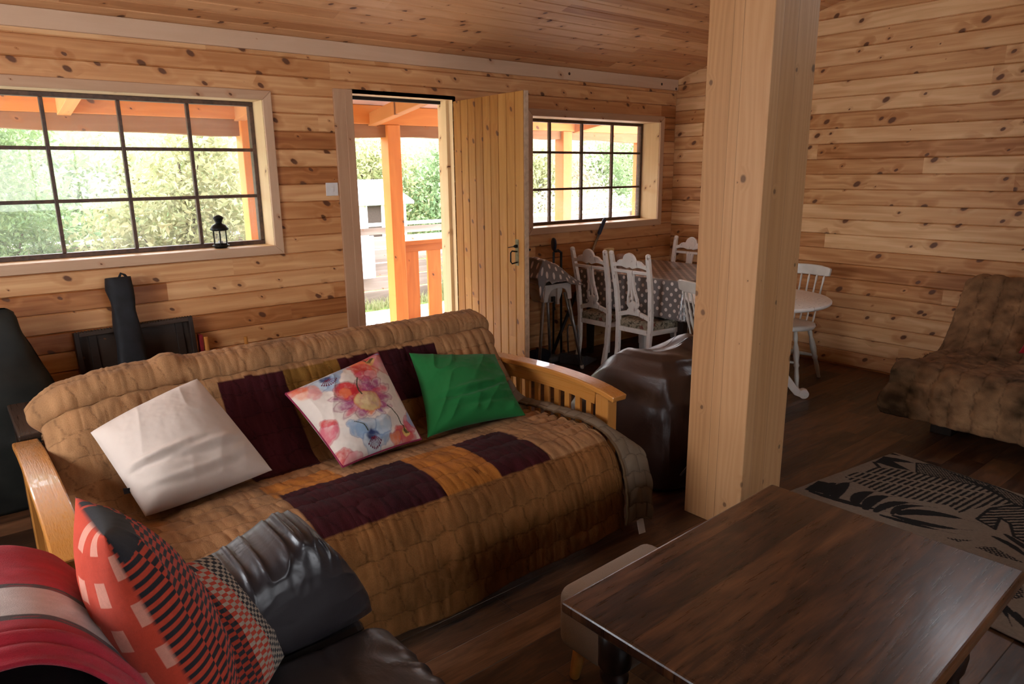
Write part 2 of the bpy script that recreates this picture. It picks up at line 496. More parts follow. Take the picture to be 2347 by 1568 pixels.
# board covering the joint of window wall and ceiling
t1 = MB().box(XL, -.004, -.022, 0, 2.335, 2.432).build('trim_1', M_trim, bevel=.003)
tag(t1, kind='structure')
for px_, pz_ in ((-1.433, 2.385), (-.247, 2.379), (-.036, 2.350)):
    MB().cyl((px_, -.0225, pz_), (px_, -.021, pz_), .012, .012, 16).build('plug', M_knotplug, t1)

def build_window(name, O, gy, nv, zs, label, muntx):
    x0, x1, z0, z1 = O
    w = thing(name, label, None, (0, 0, 0), kind='structure')
    b = MB().box(x0 - .02, x1 + .02, 0, gy + .06, z1, z1 + .02); b.build('head_lining', M_lin, w)
    MB().box(x0 - .02, x1 + .02, -.004, gy + .06, z0 - .025, z0).build('sill', M_lin, w, bevel=.003)
    for xx in ((x0 - .02, x0), (x1, x1 + .02)):
        MB().box(xx[0], xx[1], 0, gy + .06, z0, z1).build('side_lining', M_linz, w)
    fw = .026
    fr = MB()
    fr.box(x0, x1, gy, gy + .05, z0, z0 + fw).box(x0, x1, gy, gy + .05, z1 - fw, z1)
    fr.box(x0, x0 + fw, gy, gy + .05, z0 + fw, z1 - fw).box(x1 - fw, x1, gy, gy + .05, z0 + fw, z1 - fw)
    wf_ = fr.build('window_frame', M_winframe, w, bevel=.003)
    for mx in muntx:
        MB().box(mx - .010, mx + .010, gy + .004, gy + .034, z0 + fw, z1 - fw).build('glazing_bar', M_winframe, wf_, bevel=.003)
    for mz in zs:
        MB().box(x0 + fw, x1 - fw, gy + .006, gy + .032, mz - .010, mz + .010).build('glazing_bar', M_winframe, wf_, bevel=.003)
    me = bpy.data.meshes.new('glass_pane')
    me.from_pydata([(x0, gy + .02, z0), (x1, gy + .02, z0), (x1, gy + .02, z1), (x0, gy + .02, z1)], [], [(0, 1, 2, 3)])
    link_mesh('glass_pane', me, M_glass, w)
    tw = .056; ty = -.019
    # mitred surround with a stepped edge
    for poly, mt in (([(x0 - tw, z1 + tw), (x1 + tw, z1 + tw), (x1, z1), (x0, z1)], M_trim), ([(x0 - tw, z0 - tw), (x0, z0), (x1, z0), (x1 + tw, z0 - tw)], M_trim),
                     ([(x1, z0), (x1, z1), (x1 + tw, z1 + tw), (x1 + tw, z0 - tw)], M_trimz), ([(x0 - tw, z0 - tw), (x0 - tw, z1 + tw), (x0, z1), (x0, z0)], M_trimz)):
        MB().prism(poly, (0, ty, 0), (1, 0, 0), (0, 0, 1), (0, .019, 0)).build('surround', mt, w, bevel=.004)
    return w

build_window('window_1', W1, .16, 6, (1.754, 1.467), 'wide window with dark glazing bars left of the open door', [-4.417 - .372 * k for k in range(6) if -4.417 - .372 * k > W1[0] + .1])
build_window('window_2', W2, .2, 4, (1.762, 1.446), 'smaller window with dark glazing bars above the dining table', [-.649, -1.047, -1.439])

def far_window(name, ctr, half, axis, label):
    """window in a wall outside the picture: frame and bars only"""
    w = thing(name, label, None, ctr, kind='structure')
    a, h = half
    b = MB()
    P = (lambda u0, u1, z0, z1: b.box(-.05, .0, u0, u1, z0, z1)) if axis == 'y' else (lambda u0, u1, z0, z1: b.box(u0, u1, -.05, .0, z0, z1))
    P(-a, a, -h, -h + .03); P(-a, a, h - .03, h); P(-a, -a + .03, -h, h); P(a - .03, a, -h, h)
    for k in (-.5, 0, .5): P(k * a - .01, k * a + .01, -h, h)
    b.build('window_frame', M_winframe, w)
    return w
far_window('added_window_3', (XL, (WL[0] + WL[1]) / 2, (WL[2] + WL[3]) / 2), ((WL[1] - WL[0]) / 2, (WL[3] - WL[2]) / 2), 'y', 'unseen window added in the left wall for fill light')  # not in view, added to let fill light in from the left
far_window('added_window_4', ((WF[0] + WF[1]) / 2, YF, (WF[2] + WF[3]) / 2), ((WF[1] - WF[0]) / 2, (WF[3] - WF[2]) / 2), 'x', 'unseen window added in the wall behind for fill light')  # likewise added, an opening for the weak rear fill

far_window('window_5', (.045, (GW_[0] + GW_[1]) / 2, (GW_[2] + GW_[3]) / 2), ((GW_[1] - GW_[0]) / 2, (GW_[3] - GW_[2]) / 2), 'y', 'small high window under the roof in the right wall')
# ------------------------------------------------------------------ door
df = thing('door_frame', 'pale pine frame around the open doorway', None, kind='structure')
MB().box(-3.55, -3.42, -.022, 0, 0, 2.143).box(-3.475, -3.42, -.03, -.022, 0, 2.143).build('architrave', M_trimz, df, bevel=.003)
MB().box(-3.45, -3.42, 0, .2, 0, 2.15).build('jamb', M_trimz, df, bevel=.002)
MB().box(-2.60, -2.57, .0, .2, 0, 2.15).box(-2.625, -2.60, .05, .12, 0, 2.12).build('jamb', M_linz, df, bevel=.002)
MB().box(-3.45, -2.57, 0, .2, 2.12, 2.15).build('head', M_lin, df, bevel=.002)
MB().box(-3.42, -2.62, .12, .15, 2.098, 2.12).build('draught_seal', M_seal, df)
MB().box(-3.42, -2.60, .0, .2, -.02, .012).build('threshold', M_trim, df, bevel=.004)

dl = thing('door_1', 'boarded golden pine door standing open into the room', None, (-2.600, -.012, .015), math.radians(-93.3), kind='structure')
DWID, DH = .862, 2.093
poly = [(0, 0)]
bw = DWID / 9
for k in range(1, 9):
    poly += [(k * bw - .006, 0), (k * bw - .001, .010), (k * bw + .001, .010), (k * bw + .006, 0)]
poly += [(DWID, 0), (DWID, .042), (0, .042)]
MB().prism(poly, (0, 0, 0), (1, 0, 0), (0, 1, 0), (0, 0, DH)).build('door_leaf', M_door, dl, bevel=.0015)
MB().box(DWID, DWID + .003, .004, .04, 0, DH).build('door_edge', M_dooredge, dl)
hp_ = MB().box(.766, .802, -.004, 0, .96, 1.138).build('handle_plate', M_brass, dl, bevel=.002)
MB().tube([(.784, -.002, 1.055), (.784, -.045, 1.062), (.784, -.056, 1.05), (.784, -.056, .99), (.784, -.045, .976), (.784, -.002, .982)], .005).build('door_handle', M_iron, hp_)
MB().rev((.784, -.001, 1.092), (.784, -.03, 1.092), [(0, .012), (.6, .011), (1, .006)]).bar([(.784, -.02, 1.092), (.784, -.075, 1.088)], .012, .004, (1, 0, 0)).build('thumb_latch', M_iron, hp_)
MB().box(.775, .80, .042, .05, .99, 1.16).bar([(.787, .05, 1.075), (.787, .105, 1.06)], .02, .016, (1, 0, 0)).build('latch', M_iron, dl)
for hz in (.25, 1.78):
    MB().box(.0, .30, .042, .048, hz, hz + .04).build('strap_hinge', M_iron, dl, bevel=.003)

# light switch on the wall beside the door
sw = thing('light_switch', 'small white square light switch beside the door frame', 'light switch', (-3.6, 0, 1.5))
sp0 = MB().box(-.043, .043, -.010, 0, -.043, .043).build('switch_plate', M_white_plastic, sw, bevel=.003)
MB().box(-.009, .009, -.016, -.01, -.016, .016).build('rocker', M_white_plastic, sp0, bevel=.002)

# ------------------------------------------------------------------ glulam post
def mat_post():
    g = G('glued_laminated_spruce', .5, .35)
    x = g.sep(g.obj())
    bx = g.ramp(x[0], [(0., (.1,) * 3), (.065, (.45,) * 3), (.17, (.8,) * 3)], 'CONSTANT')
    by = g.ramp(x[1], [(0., (.62,) * 3), (.133, (.3,) * 3), (.18, (.75,) * 3)], 'CONSTANT')
    rnd, rc = g.white(g.com(g.sep(bx)[0], g.sep(by)[0], 1.)); sh = g.sep(rc)
    ex = g.add(x[0], g.mul(sh[0], 4.)); ey = g.add(x[1], g.mul(sh[1], 4.)); ez = g.add(x[2], g.mul(sh[2], 20.))
    eu = g.add(ex, ey)
    vo = g.nd('ShaderNodeTexVoronoi', {'Vector': g.com(g.mul(eu, 7.), g.mul(ez, 2.6)), 'Scale': 1.}, feature='F1', voronoi_dimensions='2D')
    vp = g.sep(vo.outputs['Position'])
    du_ = g.sub(eu, g.m1('DIVIDE', vp[0], 7.)); dz_ = g.mul(g.sub(ez, g.m1('DIVIDE', vp[1], 2.6)), .8)
    dd = g.add(g.m1('SQRT', g.add(g.mul(du_, du_), g.mul(dz_, dz_))), g.mul(g.sub(g.noise(g.com(ex, ey, ez), 60., 2.), .5), .005))
    cr, _ = g.white(vo.outputs['Position'])
    size = g.add(g.mapr(cr, .35, 1., 0., .015), .0001)
    q = g.m1('DIVIDE', dd, size)
    knot = g.mapr(q, 1.2, .7); halo = g.mapr(q, 3.4, 1.)
    low = g.noise(g.com(g.mul(ex, 5.), g.mul(ey, 5.), g.mul(ez, .6)), 1.4, 2.)
    ring = g.mapr(g.m1('SINE', g.add(g.mul(g.add(ex, ey), 200.), g.add(g.mul(low, 34.), g.mul(halo, 7.)))), -1., 1.)
    fine = g.noise(g.com(g.mul(ex, 240.), g.mul(ey, 240.), g.mul(ez, 3.)), 1., 3.)
    f = g.add(g.add(g.mul(rnd, .5), g.mul(ring, .16)), g.mul(fine, .3))
    col = g.ramp(f, [(.05, (.36, .168, .062)), (.5, (.50, .262, .115)), (.95, (.61, .355, .178))])
    col = g.mix(g.mul(halo, .3), col, (.4, .2, .08)); col = g.mix(g.mul(knot, .85), col, (.12, .055, .025))
    lx = g.m1('MINIMUM', g.m1('ABSOLUTE', g.sub(x[0], .065)), g.m1('ABSOLUTE', g.sub(x[0], .17)))
    ly = g.m1('MINIMUM', g.m1('ABSOLUTE', g.sub(x[1], .133)), g.m1('ABSOLUTE', g.sub(x[1], .18)))
    line = g.mapr(g.m1('MINIMUM', lx, ly), .0022, .0008)
    g.base(g.mix(g.mul(line, .5), col, (.2, .1, .045)))
    g.bump(g.add(fine, g.mul(line, -1.)), .0007)
    return g.m
post = MB().box(0, .325, 0, .30, 0, 3.145).build('timber_post', mat_post(), bevel=.004)
post.location = (-3.113, -2.912, 0)
tag(post, 'thick square pale laminated timber post standing between the futon and the dark table', 'post')
# ================================================================== FUTON, QUILT, CUSHIONS
M_honey = wood('honey_varnished_wood', 'yxz', 0, tones=[(0., (.33, .115, .018)), (.5, (.45, .18, .036)), (1., (.54, .24, .06))], knots=.15, rings=50, rough=.28, coat=.25, var=.4)
M_honeyz = wood('honey_varnished_wood_upright', 'zxy', 0, tones=[(0., (.31, .11, .018)), (.5, (.42, .17, .035)), (1., (.50, .22, .055))], knots=.1, rings=50, rough=.3, coat=.2, var=.4)
M_mat = plain('brown_mattress_cloth', (.13, .08, .05), .9)
M_quilt = vcol('velvet_quilt', .85, sheen=.03, spec=.06, scale=260., bumpd=.0016, mottle=.17)
M_lining = vcol('quilt_lining', .9, scale=500., bumpd=.0008, mottle=.08)
M_label = plain('white_cloth_label', (.6, .57, .53), .8, var=.03)

fut = thing('futon_sofa', 'long futon sofa with honey wood arms under the patchwork quilt', 'sofa', (-4.5, -2.0, 0))
FO = Vector((4.5, 2.0, 0))
def fl(*p): return tuple(Vector(p) + FO)
arm_pts = [(-1.27, .588), (-1.5, .625), (-1.75, .645), (-2.0, .654), (-2.2, .650), (-2.35, .636), (-2.465, .612)]
arm_c, _ = crs(arm_pts, 26)
for ax, nm in ((-5.565, 'left'), (-3.428, 'right')):
    top = MB().bar([fl(ax, y, z - .014) for y, z in arm_c], .088, .028, (1, 0, 0)).build('arm_rest', M_honey, fut, bevel=.006)
    MB().bar([fl(ax, y, z - .065) for y, z in arm_c[3:-3]], .03, .074, (1, 0, 0)).build('arm_apron', M_honey, top, bevel=.003)
    MB().box(ax + 4.5 - .03, ax + 4.5 + .03, -.42, -.34, 0, .60).build('front_leg', M_honeyz, fut, bevel=.004)
    MB().box(ax + 4.5 - .03, ax + 4.5 + .03, .55, .63, 0, .575).build('rear_leg', M_honeyz, fut, bevel=.004)
    sr_ = MB().box(ax + 4.5 - .016, ax + 4.5 + .016, -.34, .55, .13, .19).build('side_rail', M_honey, fut, bevel=.003)
    for k in range(11):
        yy = -.275 + k * .075
        zt = float(np.interp(-(yy - 2.0), [-p[0] for p in arm_pts], [p[1] for p in arm_pts])) - .09
        MB().box(ax + 4.5 - .008, ax + 4.5 + .008, yy - .017, yy + .017, .18, zt).build('slat', M_honeyz, sr_, bevel=.002)
MB().box(-1.04, 1.04, -.42, -.38, .2, .28).build('front_rail', M_honey, fut, bevel=.003)
MB().box(-1.04, 1.04, .38, .42, .2, .28).build('rear_rail', M_honey, fut, bevel=.003)
MB().box(-.99, .98, -.445, .17, .265, .365).build('seat_mattress', M_mat, fut, bevel=.05, seg=4)
ang = math.atan2(.36, .36)
bk = [(.20, .38), (.30, .38), (.57, .74), (.565, .775), (.535, .765)]
MB().prism(bk, (-.88, 0, 0), (0, 1, 0), (0, 0, 1), (1.86, 0, 0)).build('back_mattress', M_mat, fut, bevel=.03, seg=3)

# ---- the patchwork quilt, draped from behind the back to the floor in front
prof = [(-1.27, .40), (-1.315, .70), (-1.375, .825), (-1.435, .848), (-1.505, .80), (-1.60, .675), (-1.72, .54), (-1.835, .436), (-1.93, .425), (-2.1, .445), (-2.3, .462), (-2.43, .458), (-2.52, .41), (-2.568, .31), (-2.592, .18), (-2.60, .05)]
NU, NV = 330, 330
pc, plen = crs(prof, NV)
PU = np.linspace(0, 1, NU)
seg = np.linspace(0, plen, NV)
X0, X1 = -5.545, -3.452
U, S = np.meshgrid(X0 + (X1 - X0) * PU, seg, indexing='ij')
Y = np.broadcast_to(pc[:, 0], U.shape).copy(); Z = np.broadcast_to(pc[:, 1], U.shape).copy()
nrm = np.gradient(pc, axis=0); nrm = np.stack([-nrm[:, 1], nrm[:, 0]], 1)
nrm /= np.linalg.norm(nrm, axis=1, keepdims=True)
if nrm[NV // 2, 1] < 0: nrm = -nrm
sj = seg[np.argmin(np.abs(pc[:, 0] + 1.835) + np.abs(pc[:, 1] - .436))]     # seat / back joint
sf = seg[np.argmin(np.abs(pc[:, 0] + 2.47) + np.abs(pc[:, 1] - .44))]       # front edge
st = seg[np.argmin(np.abs(pc[:, 0] + 1.435) + np.abs(pc[:, 1] - .848))]     # top of the back
# quilting: rows of scallops joined by wandering lines
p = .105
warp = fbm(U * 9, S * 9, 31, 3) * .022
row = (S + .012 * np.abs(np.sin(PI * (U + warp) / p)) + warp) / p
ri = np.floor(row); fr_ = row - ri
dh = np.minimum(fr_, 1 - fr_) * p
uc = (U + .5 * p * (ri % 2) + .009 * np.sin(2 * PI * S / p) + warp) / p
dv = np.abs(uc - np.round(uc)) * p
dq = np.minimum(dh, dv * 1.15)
puff = np.sqrt(np.clip(dh / .034, 0, 1)) * .0060 * (.72 + .28 * np.sqrt(np.clip(dv / .03, 0, 1)))
# creases: along the top roll, across the seat end, and fine gathers on the velvet
wr = fbm(U * 5, S * 8, 3, 4) * .020
gath = (ridge(U * 58, S * 9 + fbm(U * 3, S * 3, 8) * 3, 12) ** 2 - .4) * .0042 + (ridge(U * 23, S * 14 + 4, 13) ** 2 - .4) * .0030
roll = np.exp(-((S - st - .10 - .02 * vnoise(U * 3, U * 0, 4)) / .018) ** 2) * -.016 + np.exp(-((S - st - .055) / .03) ** 2) * .012
right = smooth(-3.9, -3.5, U)
seat_fold = right * np.sin((S - sj) * 95 + fbm(U * 4, S * 4, 17) * 6) * .006 * smooth(sj - .02, sj + .05, S) * (1 - smooth(sf - .1, sf, S))
back_fold = right * np.sin(U * 120 + fbm(U * 3, S * 5, 19) * 5) * .007 * smooth(st + .1, st + .25, S) * (1 - smooth(sj - .1, sj + .02, S))
leftm = 1 - smooth(-5.5, -5.05, U)
crum = leftm * (ridge(U * 9 + 3, S * 7, 23) - .5) * .05 * smooth(sj - .35, sj, S) * (1 - smooth(sj + .35, sj + .7, S))
hump = np.exp(-((U + 5.05) / .05) ** 2 - ((S - st) / .05) ** 2) * .03
disp = puff + wr * .6 + gath + roll + seat_fold + back_fold + crum + hump
Y = Y + nrm[:, 0] * disp; Z = Z + nrm[:, 1] * disp
# ends hang down a little and pull in
endl = np.clip((-5.42 - U) / .125, 0, 1); endr = np.clip((U + 3.50) / .05, 0, 1)
backm = 1 - smooth(sj - .15, sj, S)
Z -= endl ** 2 * (.07 * backm + .02) + endr ** 2 * .03
Y += endl ** 2 * .05 * backm
slope_l = (1 - smooth(-5.50, -5.2, U)) * backm * .035
Z -= slope_l
XX = U + backm * endr * .02 * 0 + fbm(S * 6, U * 0 + 1, 41) * .02 * (endl > 0) 
XX = XX - smooth(sj, sj + .1, S) * smooth(-3.6, -3.45, U) * .085      # the seat part stops short, its edge turned over
hemw = smooth(plen - .25, plen, S)
Y += hemw * np.sin(U * 9 + 1) * .012
Z += hemw * (np.sin(U * 5.2 + 2.2) * .008 + smooth(-4.0, -3.55, U) * .012)
Z = np.maximum(Z, .035)
low_ = 1 - smooth(.66, .72, Z)
XX = np.where(XX < -5.505, XX * (1 - low_) + low_ * (-5.505), XX); XX = np.where(XX > -3.482, XX * (1 - low_) + low_ * (-3.482), XX)
P3 = np.stack([XX, Y, Z], 2)
# patch colours by place on the cloth
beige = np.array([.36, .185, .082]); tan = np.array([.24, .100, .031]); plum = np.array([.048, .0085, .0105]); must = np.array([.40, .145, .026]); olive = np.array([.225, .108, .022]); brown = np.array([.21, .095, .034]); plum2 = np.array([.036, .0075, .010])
C = np.empty(U.shape + (3,)); C[:] = beige
def patch(x0, x1, s0, s1, c):
    w = fbm(U * 30, S * 30, 5, 2) * .006
    m = (U + w > x0) & (U + w < x1) & (S + w > s0) & (S + w < s1); C[m] = c
sb = st + .145
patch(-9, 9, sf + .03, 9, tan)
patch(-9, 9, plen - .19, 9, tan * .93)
q = .265
patch(-4.90, -4.62, sb, sj + .09, plum)
patch(-4.62, -4.36, sb, sb + q, olive); patch(-4.62, -4.36, sb + q, sj + .08, brown)
patch(-4.36, -3.83, sb, sb + q, plum); patch(-4.10, -3.83, sb, sb + q, plum2)
patch(-4.36, -3.83, sb + q, sj + .08, brown)
sr = sf - .315
patch(-4.92, -4.645, sr - .15, sr + .02, must)
patch(-4.90, -4.645, sr, sf + .03, plum); patch(-4.645, -4.395, sr, sf + .03, plum2)
patch(-4.395, -4.14, sr, sf + .03, must)
patch(-4.14, -3.89, sr, sf + .03, plum)
velv = fbm(U * 14, S * 5, 61, 4); C *= np.clip(1 + velv[..., None] * .9, .55, 1.5)
pile = np.clip(1.08 - (ridge(U * 58, S * 9 + fbm(U * 3, S * 3, 8) * 3, 12) ** 3)[..., None] * .25, .6, 1.1)
C *= pile
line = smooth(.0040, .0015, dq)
C *= (1 - .38 * line[..., None])  # shade of the stitched recesses put into the colour
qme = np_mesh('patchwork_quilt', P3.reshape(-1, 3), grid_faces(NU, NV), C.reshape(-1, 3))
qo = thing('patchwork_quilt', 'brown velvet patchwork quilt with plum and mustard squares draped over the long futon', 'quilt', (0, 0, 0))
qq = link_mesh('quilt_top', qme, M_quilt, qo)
so = qq.modifiers.new('thick', 'SOLIDIFY'); so.thickness = .012; so.offset = -1

# turned-over lining along the right end
n1, n2 = 26, 190
i0 = np.argmin(np.abs(seg - (sj - .10)))
pl = pc[i0:]; li = np.linspace(0, len(pl) - 1, n2)
ly = np.interp(li, np.arange(len(pl)), pl[:, 0]); lz = np.interp(li, np.arange(len(pl)), pl[:, 1])
A, B = np.meshgrid(np.linspace(0, 1, n1), np.linspace(0, 1, n2), indexing='ij')
wide = smooth(.0, .12, B) * (.074 + .100 * smooth(.60, .74, B))
xin = -3.553 + .01 * np.sin(B * 9); lx = xin + A * wide + .045 * (1 - smooth(0, .12, B))
lyy = ly[None, :] + 0 * A; lzz = lz[None, :] + .026 - (A ** 2) * .035 * smooth(.5, .7, B) + np.sin(A * PI) * .012
lyy = lyy - smooth(.55, .75, B) * .020
lzz = np.maximum(lzz, .06 - .01 * A)
pp = .075; lw = fbm(lx * 9, B * 12, 77, 3) * .02
r2 = (B * 1.2 + .011 * np.abs(np.sin(PI * (lx + lw) / pp)) + lw) / pp; ri2 = np.floor(r2); f2 = r2 - ri2
d2 = np.minimum(np.minimum(f2, 1 - f2) * pp, np.abs((lx + .5 * pp * (ri2 % 2) + lw) / pp - np.round((lx + .5 * pp * (ri2 % 2) + lw) / pp)) * pp)
lift = np.sqrt(np.clip(d2 / .03, 0, 1)) * .008 + fbm(lx * 8, B * 9, 78) * .012
lzz += lift * (1 - smooth(.5, .75, B)); lyy -= lift * smooth(.5, .75, B)
LC = np.empty(A.shape + (3,)); LC[:] = (.175, .125, .082)
LC *= (1 - .4 * smooth(.004, .0015, d2))[..., None]  # recess shade painted along the lining's quilting lines
LC[A < .07] = (.10, .055, .025)
lme = np_mesh('lining', np.stack([lx, lyy, lzz], 2).reshape(-1, 3), grid_faces(n1, n2), LC.reshape(-1, 3))
lo = link_mesh('lining', lme, M_lining, qo); tag(lo, 'greyish beige turned over lining along the right end of the quilt')
so = lo.modifiers.new('thick', 'SOLIDIFY'); so.thickness = .01; so.offset = -1
MB().prism([(0, 0), (.042, .004), (.04, -.062), (-.002, -.058)], (-3.475, -2.628, .075), (1, 0, 0), (0, .3, 1), (0, .002, 0)).build('care_label', M_label, qo)

# ---- cushions on the futon
def fabric(name, color, scale=700, rough=.9, bumpd=.0007, mottle=.1, sheen=.1):
    g = G(name, rough, .2)
    n = g.noise(g.obj(), scale, 3., .7); n2 = g.noise(g.obj(), 9., 3.)
    f = g.add(g.mul(n, .6), g.mul(n2, .4))
    g.base(g.ramp(f, [(.3, tuple(c * (1 - mottle) for c in color)), (.7, tuple(c * (1 + mottle) for c in color))]))
    g.b.inputs['Sheen Weight'].default_value = sheen
    g.bump(n, bumpd)
    return g.m
M_blktag = plain('black_fabric_tag', (.02, .02, .025), .7)
M_cream = fabric('cream_linen', (.57, .475, .40), mottle=.05)
M_green = fabric('green_canvas', (.011, .125, .028), mottle=.07, sheen=.05)

def creases(*cs):
    """soft folds: (u, v, angle, length, width, height)"""
    def f(U, V):
        r = 0 * U
        for cu, cv, an, ln, wd, hh in cs:
            du = U - cu; dv = V - cv; a = du * math.cos(an) + dv * math.sin(an); b = -du * math.sin(an) + dv * math.cos(an) + .35 * (a ** 2)
            r = r + hh * np.exp(-(a / ln) ** 2) * (np.exp(-(b / wd) ** 2) - .8 * np.exp(-((b - wd * 1.6) / wd) ** 2))
        return r
    return f
cw, _ = pillow('cushion', [(-5.395, -1.735, .715), (-4.995, -1.640, .815), (-4.845, -1.965, .490), (-5.31, -2.035, .478)], .27, M_cream, n=130, pinch=.02, wrinkle=.006, seed=3,
               fold=creases((.25, .62, .12, .3, .03, .012), (.6, .70, .05, .35, .035, .010), (.5, .86, 0, .4, .03, .008)))
MB().prism([(0, 0), (.022, -.006), (.028, -.03), (.004, -.028)], (-5.352, -1.955, .565), (1, 0, 0), (0, -.5, 1), (0, .003, 0)).build('care_tag', M_blktag, cw)
tag(cw, 'plain cream white square cushion leaning at the left end of the futon', 'cushion', 'scatter cushions on the futon')
cg, gr = pillow('cushion', [(-4.055, -1.690, .770), (-3.575, -1.735, .690), (-3.665, -2.085, .472), (-4.185, -2.035, .476)], .20, M_green, n=130, pinch=.11, wrinkle=.012, seed=6,
                fold=creases((.45, .62, -.12, .32, .035, .016), (.62, .74, -.1, .34, .04, .018), (.75, .66, -.3, .2, .03, .014)))
tag(cg, 'bright green square cushion at the right end of the futon', 'cushion', 'scatter cushions on the futon')

# the flower cushion is painted vertex by vertex
def flower_paint(u, v):
    # back to a flat drawing, 1000 wide
    x = 35 + u * 910; y = 35 + v * 810
    n = len(x); c = np.empty((n, 3)); c[:] = (.66, .57, .49)
    wx = fbm(x / 70, y / 70, 51, 4) * 60; wy = fbm(x / 70 + 9, y / 70, 52, 4) * 60
    wash = fbm(x / 45, y / 45, 54, 4)
    def blob(cx, cy, rx, ry, rot, col, a=.85, soft=.25, rimc=None):
        nonlocal c
        rx *= 1.28; ry *= 1.28
        ca, sa = math.cos(math.radians(rot)), math.sin(math.radians(rot))
        dx = x + wx - cx; dy = y + wy - cy
        p_ = (dx * ca + dy * sa) / rx; q_ = (-dx * sa + dy * ca) / ry
        r = np.sqrt(p_ ** 2 + q_ ** 2)
        m = (1 - smooth(1 - soft, 1.0, r)) * a * np.clip(.92 + wash * 1.5, .2, 1.0)
        c = c * (1 - m[:, None]) + np.array(col) * m[:, None]
        if rimc is not None:
            e = np.exp(-((r - .93) / .07) ** 2) * .5
            c = c * (1 - e[:, None]) + np.array(rimc) * e[:, None]
    red, rose, mag, pink, ora, blue, navy, pale, yel, dk = (.50, .018, .022), (.56, .07, .12), (.30, .02, .14), (.62, .27, .27), (.68, .17, .06), (.22, .33, .46), (.02, .03, .11), (.42, .50, .56), (.62, .40, .12), (.015, .012, .010)
    # poppies along the top right
    for b_ in ((760, 95, 110, 75, 20, red), (690, 150, 120, 95, 30, ora), (650, 170, 90, 70, 30, red), (880, 90, 90, 60, -30, rose), (900, 170, 110, 85, 20, pink), (640, 260, 70, 60, 20, rose), (700, 260, 60, 50, 0, pink)): blob(*b_, rimc=(.5, .03, .04))
    blob(800, 120, 46, 30, -10, yel, 1, .15); blob(800, 108, 44, 16, -10, dk, .8)
    # blue flower at the top left
    for b_ in ((300, 120, 120, 60, 20, pale), (330, 190, 60, 90, 0, blue), (240, 150, 80, 60, 0, pale), (430, 130, 70, 36, -30, blue), (545, 60, 55, 30, 10, blue)): blob(*b_, a=.8, rimc=(.12, .2, .38))
    blob(335, 110, 48, 34, 0, navy, .9, .5)
    blob(70, 60, 90, 55, 30, red); blob(140, 150, 100, 70, 40, ora, .6); blob(170, 210, 60, 60, 0, pink, .7)
    # big magenta bloom in the middle
    for k, (an, ln, w_, cc) in enumerate(((185, 250, 40, mag), (165, 230, 34, rose), (205, 260, 30, mag), (235, 140, 60, red), (270, 170, 62, rose), (300, 190, 56, mag), (325, 240, 38, mag), (345, 250, 36, rose), (5, 220, 34, mag), (30, 190, 32, mag), (60, 150, 40, (.2, .03, .2)), (110, 130, 50, ora), (140, 170, 44, mag))):
        a_ = math.radians(an); blob(520 + math.cos(a_) * ln * .62, 470 + math.sin(a_) * ln * .5, ln * .55, w_, an, cc, .85, .5, rimc=(.22, .01, .08))
    blob(400, 330, 95, 80, 20, red, .95, rimc=(.2, .01, .02)); blob(380, 345, 50, 40, 0, ora, .7)
    blob(520, 480, 108, 72, 10, (.60, .42, .2), 1, .1, rimc=(.55, .16, .03)); blob(520, 470, 60, 36, 0, (.7, .52, .28), .9)
    # lower flowers
    for b_ in ((400, 700, 110, 70, 20, pale), (300, 660, 90, 50, 40, blue), (480, 760, 110, 60, 0, blue), (380, 800, 90, 60, 60, pale), (560, 700, 80, 60, -20, pale)): blob(*b_, a=.85, rimc=(.10, .18, .32))
    blob(415, 740, 62, 52, 0, navy, .95, .5)
    for b_ in ((760, 800, 100, 52, 10, red), (860, 730, 60, 50, -30, rose), (660, 810, 60, 40, 0, ora), (930, 700, 60, 50, 0, blue), (60, 800, 120, 60, 30, red), (150, 840, 90, 40, 0, pink), (70, 560, 70, 70, 60, rose), (110, 500, 60, 30, 40, red), (960, 480, 50, 70, 0, rose), (960, 620, 40, 60, 0, pale), (940, 30, 60, 34, 0, blue)): blob(*b_, rimc=(.4, .03, .06))
    blob(790, 790, 34, 24, 0, yel, 1, .2); blob(792, 780, 30, 12, 0, dk, .8)
    # stems
    for (x0, y0, x1, y1, bend) in ((690, 5, 760, 100, 20), (560, 250, 500, 420, -26), (690, 560, 770, 780, 24), (300, 600, 390, 700, 14)):
        t = np.clip((y - y0) / (y1 - y0), 0, 1); xx = x0 + (x1 - x0) * t + bend * np.sin(t * PI)
        m = (np.abs(x + wx * .15 - xx) < 6) & (y > y0) & (y < y1); c[m] = (.045, .05, .025)
    # stamens
    for (sx, sy) in ((335, 115), (415, 745)):
        for k in range(9):
            a_ = math.radians(40 + k * 13); 
            for t in np.linspace(.2, 1, 14):
                m = (x - sx - math.cos(a_) * 85 * t) ** 2 + (y - sy - math.sin(a_) * 85 * t) ** 2 < (3.2 if t < .95 else 7) ** 2
                c[m] = (.12, .01, .03)
    return np.clip(c, 0, 1)
M_flower = vcol('printed_cushion_cotton', .85, scale=900, bumpd=.0005, mottle=.06)
M_pipe = plain('magenta_piping', (.22, .012, .05), .8)
fc = thing('cushion', 'cream cushion printed with red and blue watercolour flowers, between white and green cushions', 'cushion', group='scatter cushions on the futon')
co, rim = pillow('cover', [(-4.685, -1.745, .712), (-4.205, -1.665, .790), (-4.220, -2.040, .480), (-4.610, -2.085, .476)], .19, M_flower, fc, n=230, pinch=.045, wrinkle=.009, seed=11, paint=flower_paint,
                 paint_back=lambda u, v: np.tile(np.array([.6, .5, .43]), (len(u), 1)), fold=creases((.5, .78, .1, .4, .04, .010), (.75, .9, -.2, .25, .03, .010)))
MB().tube(rim + [rim[0]], .0042, 8).build('piping', M_pipe, fc)
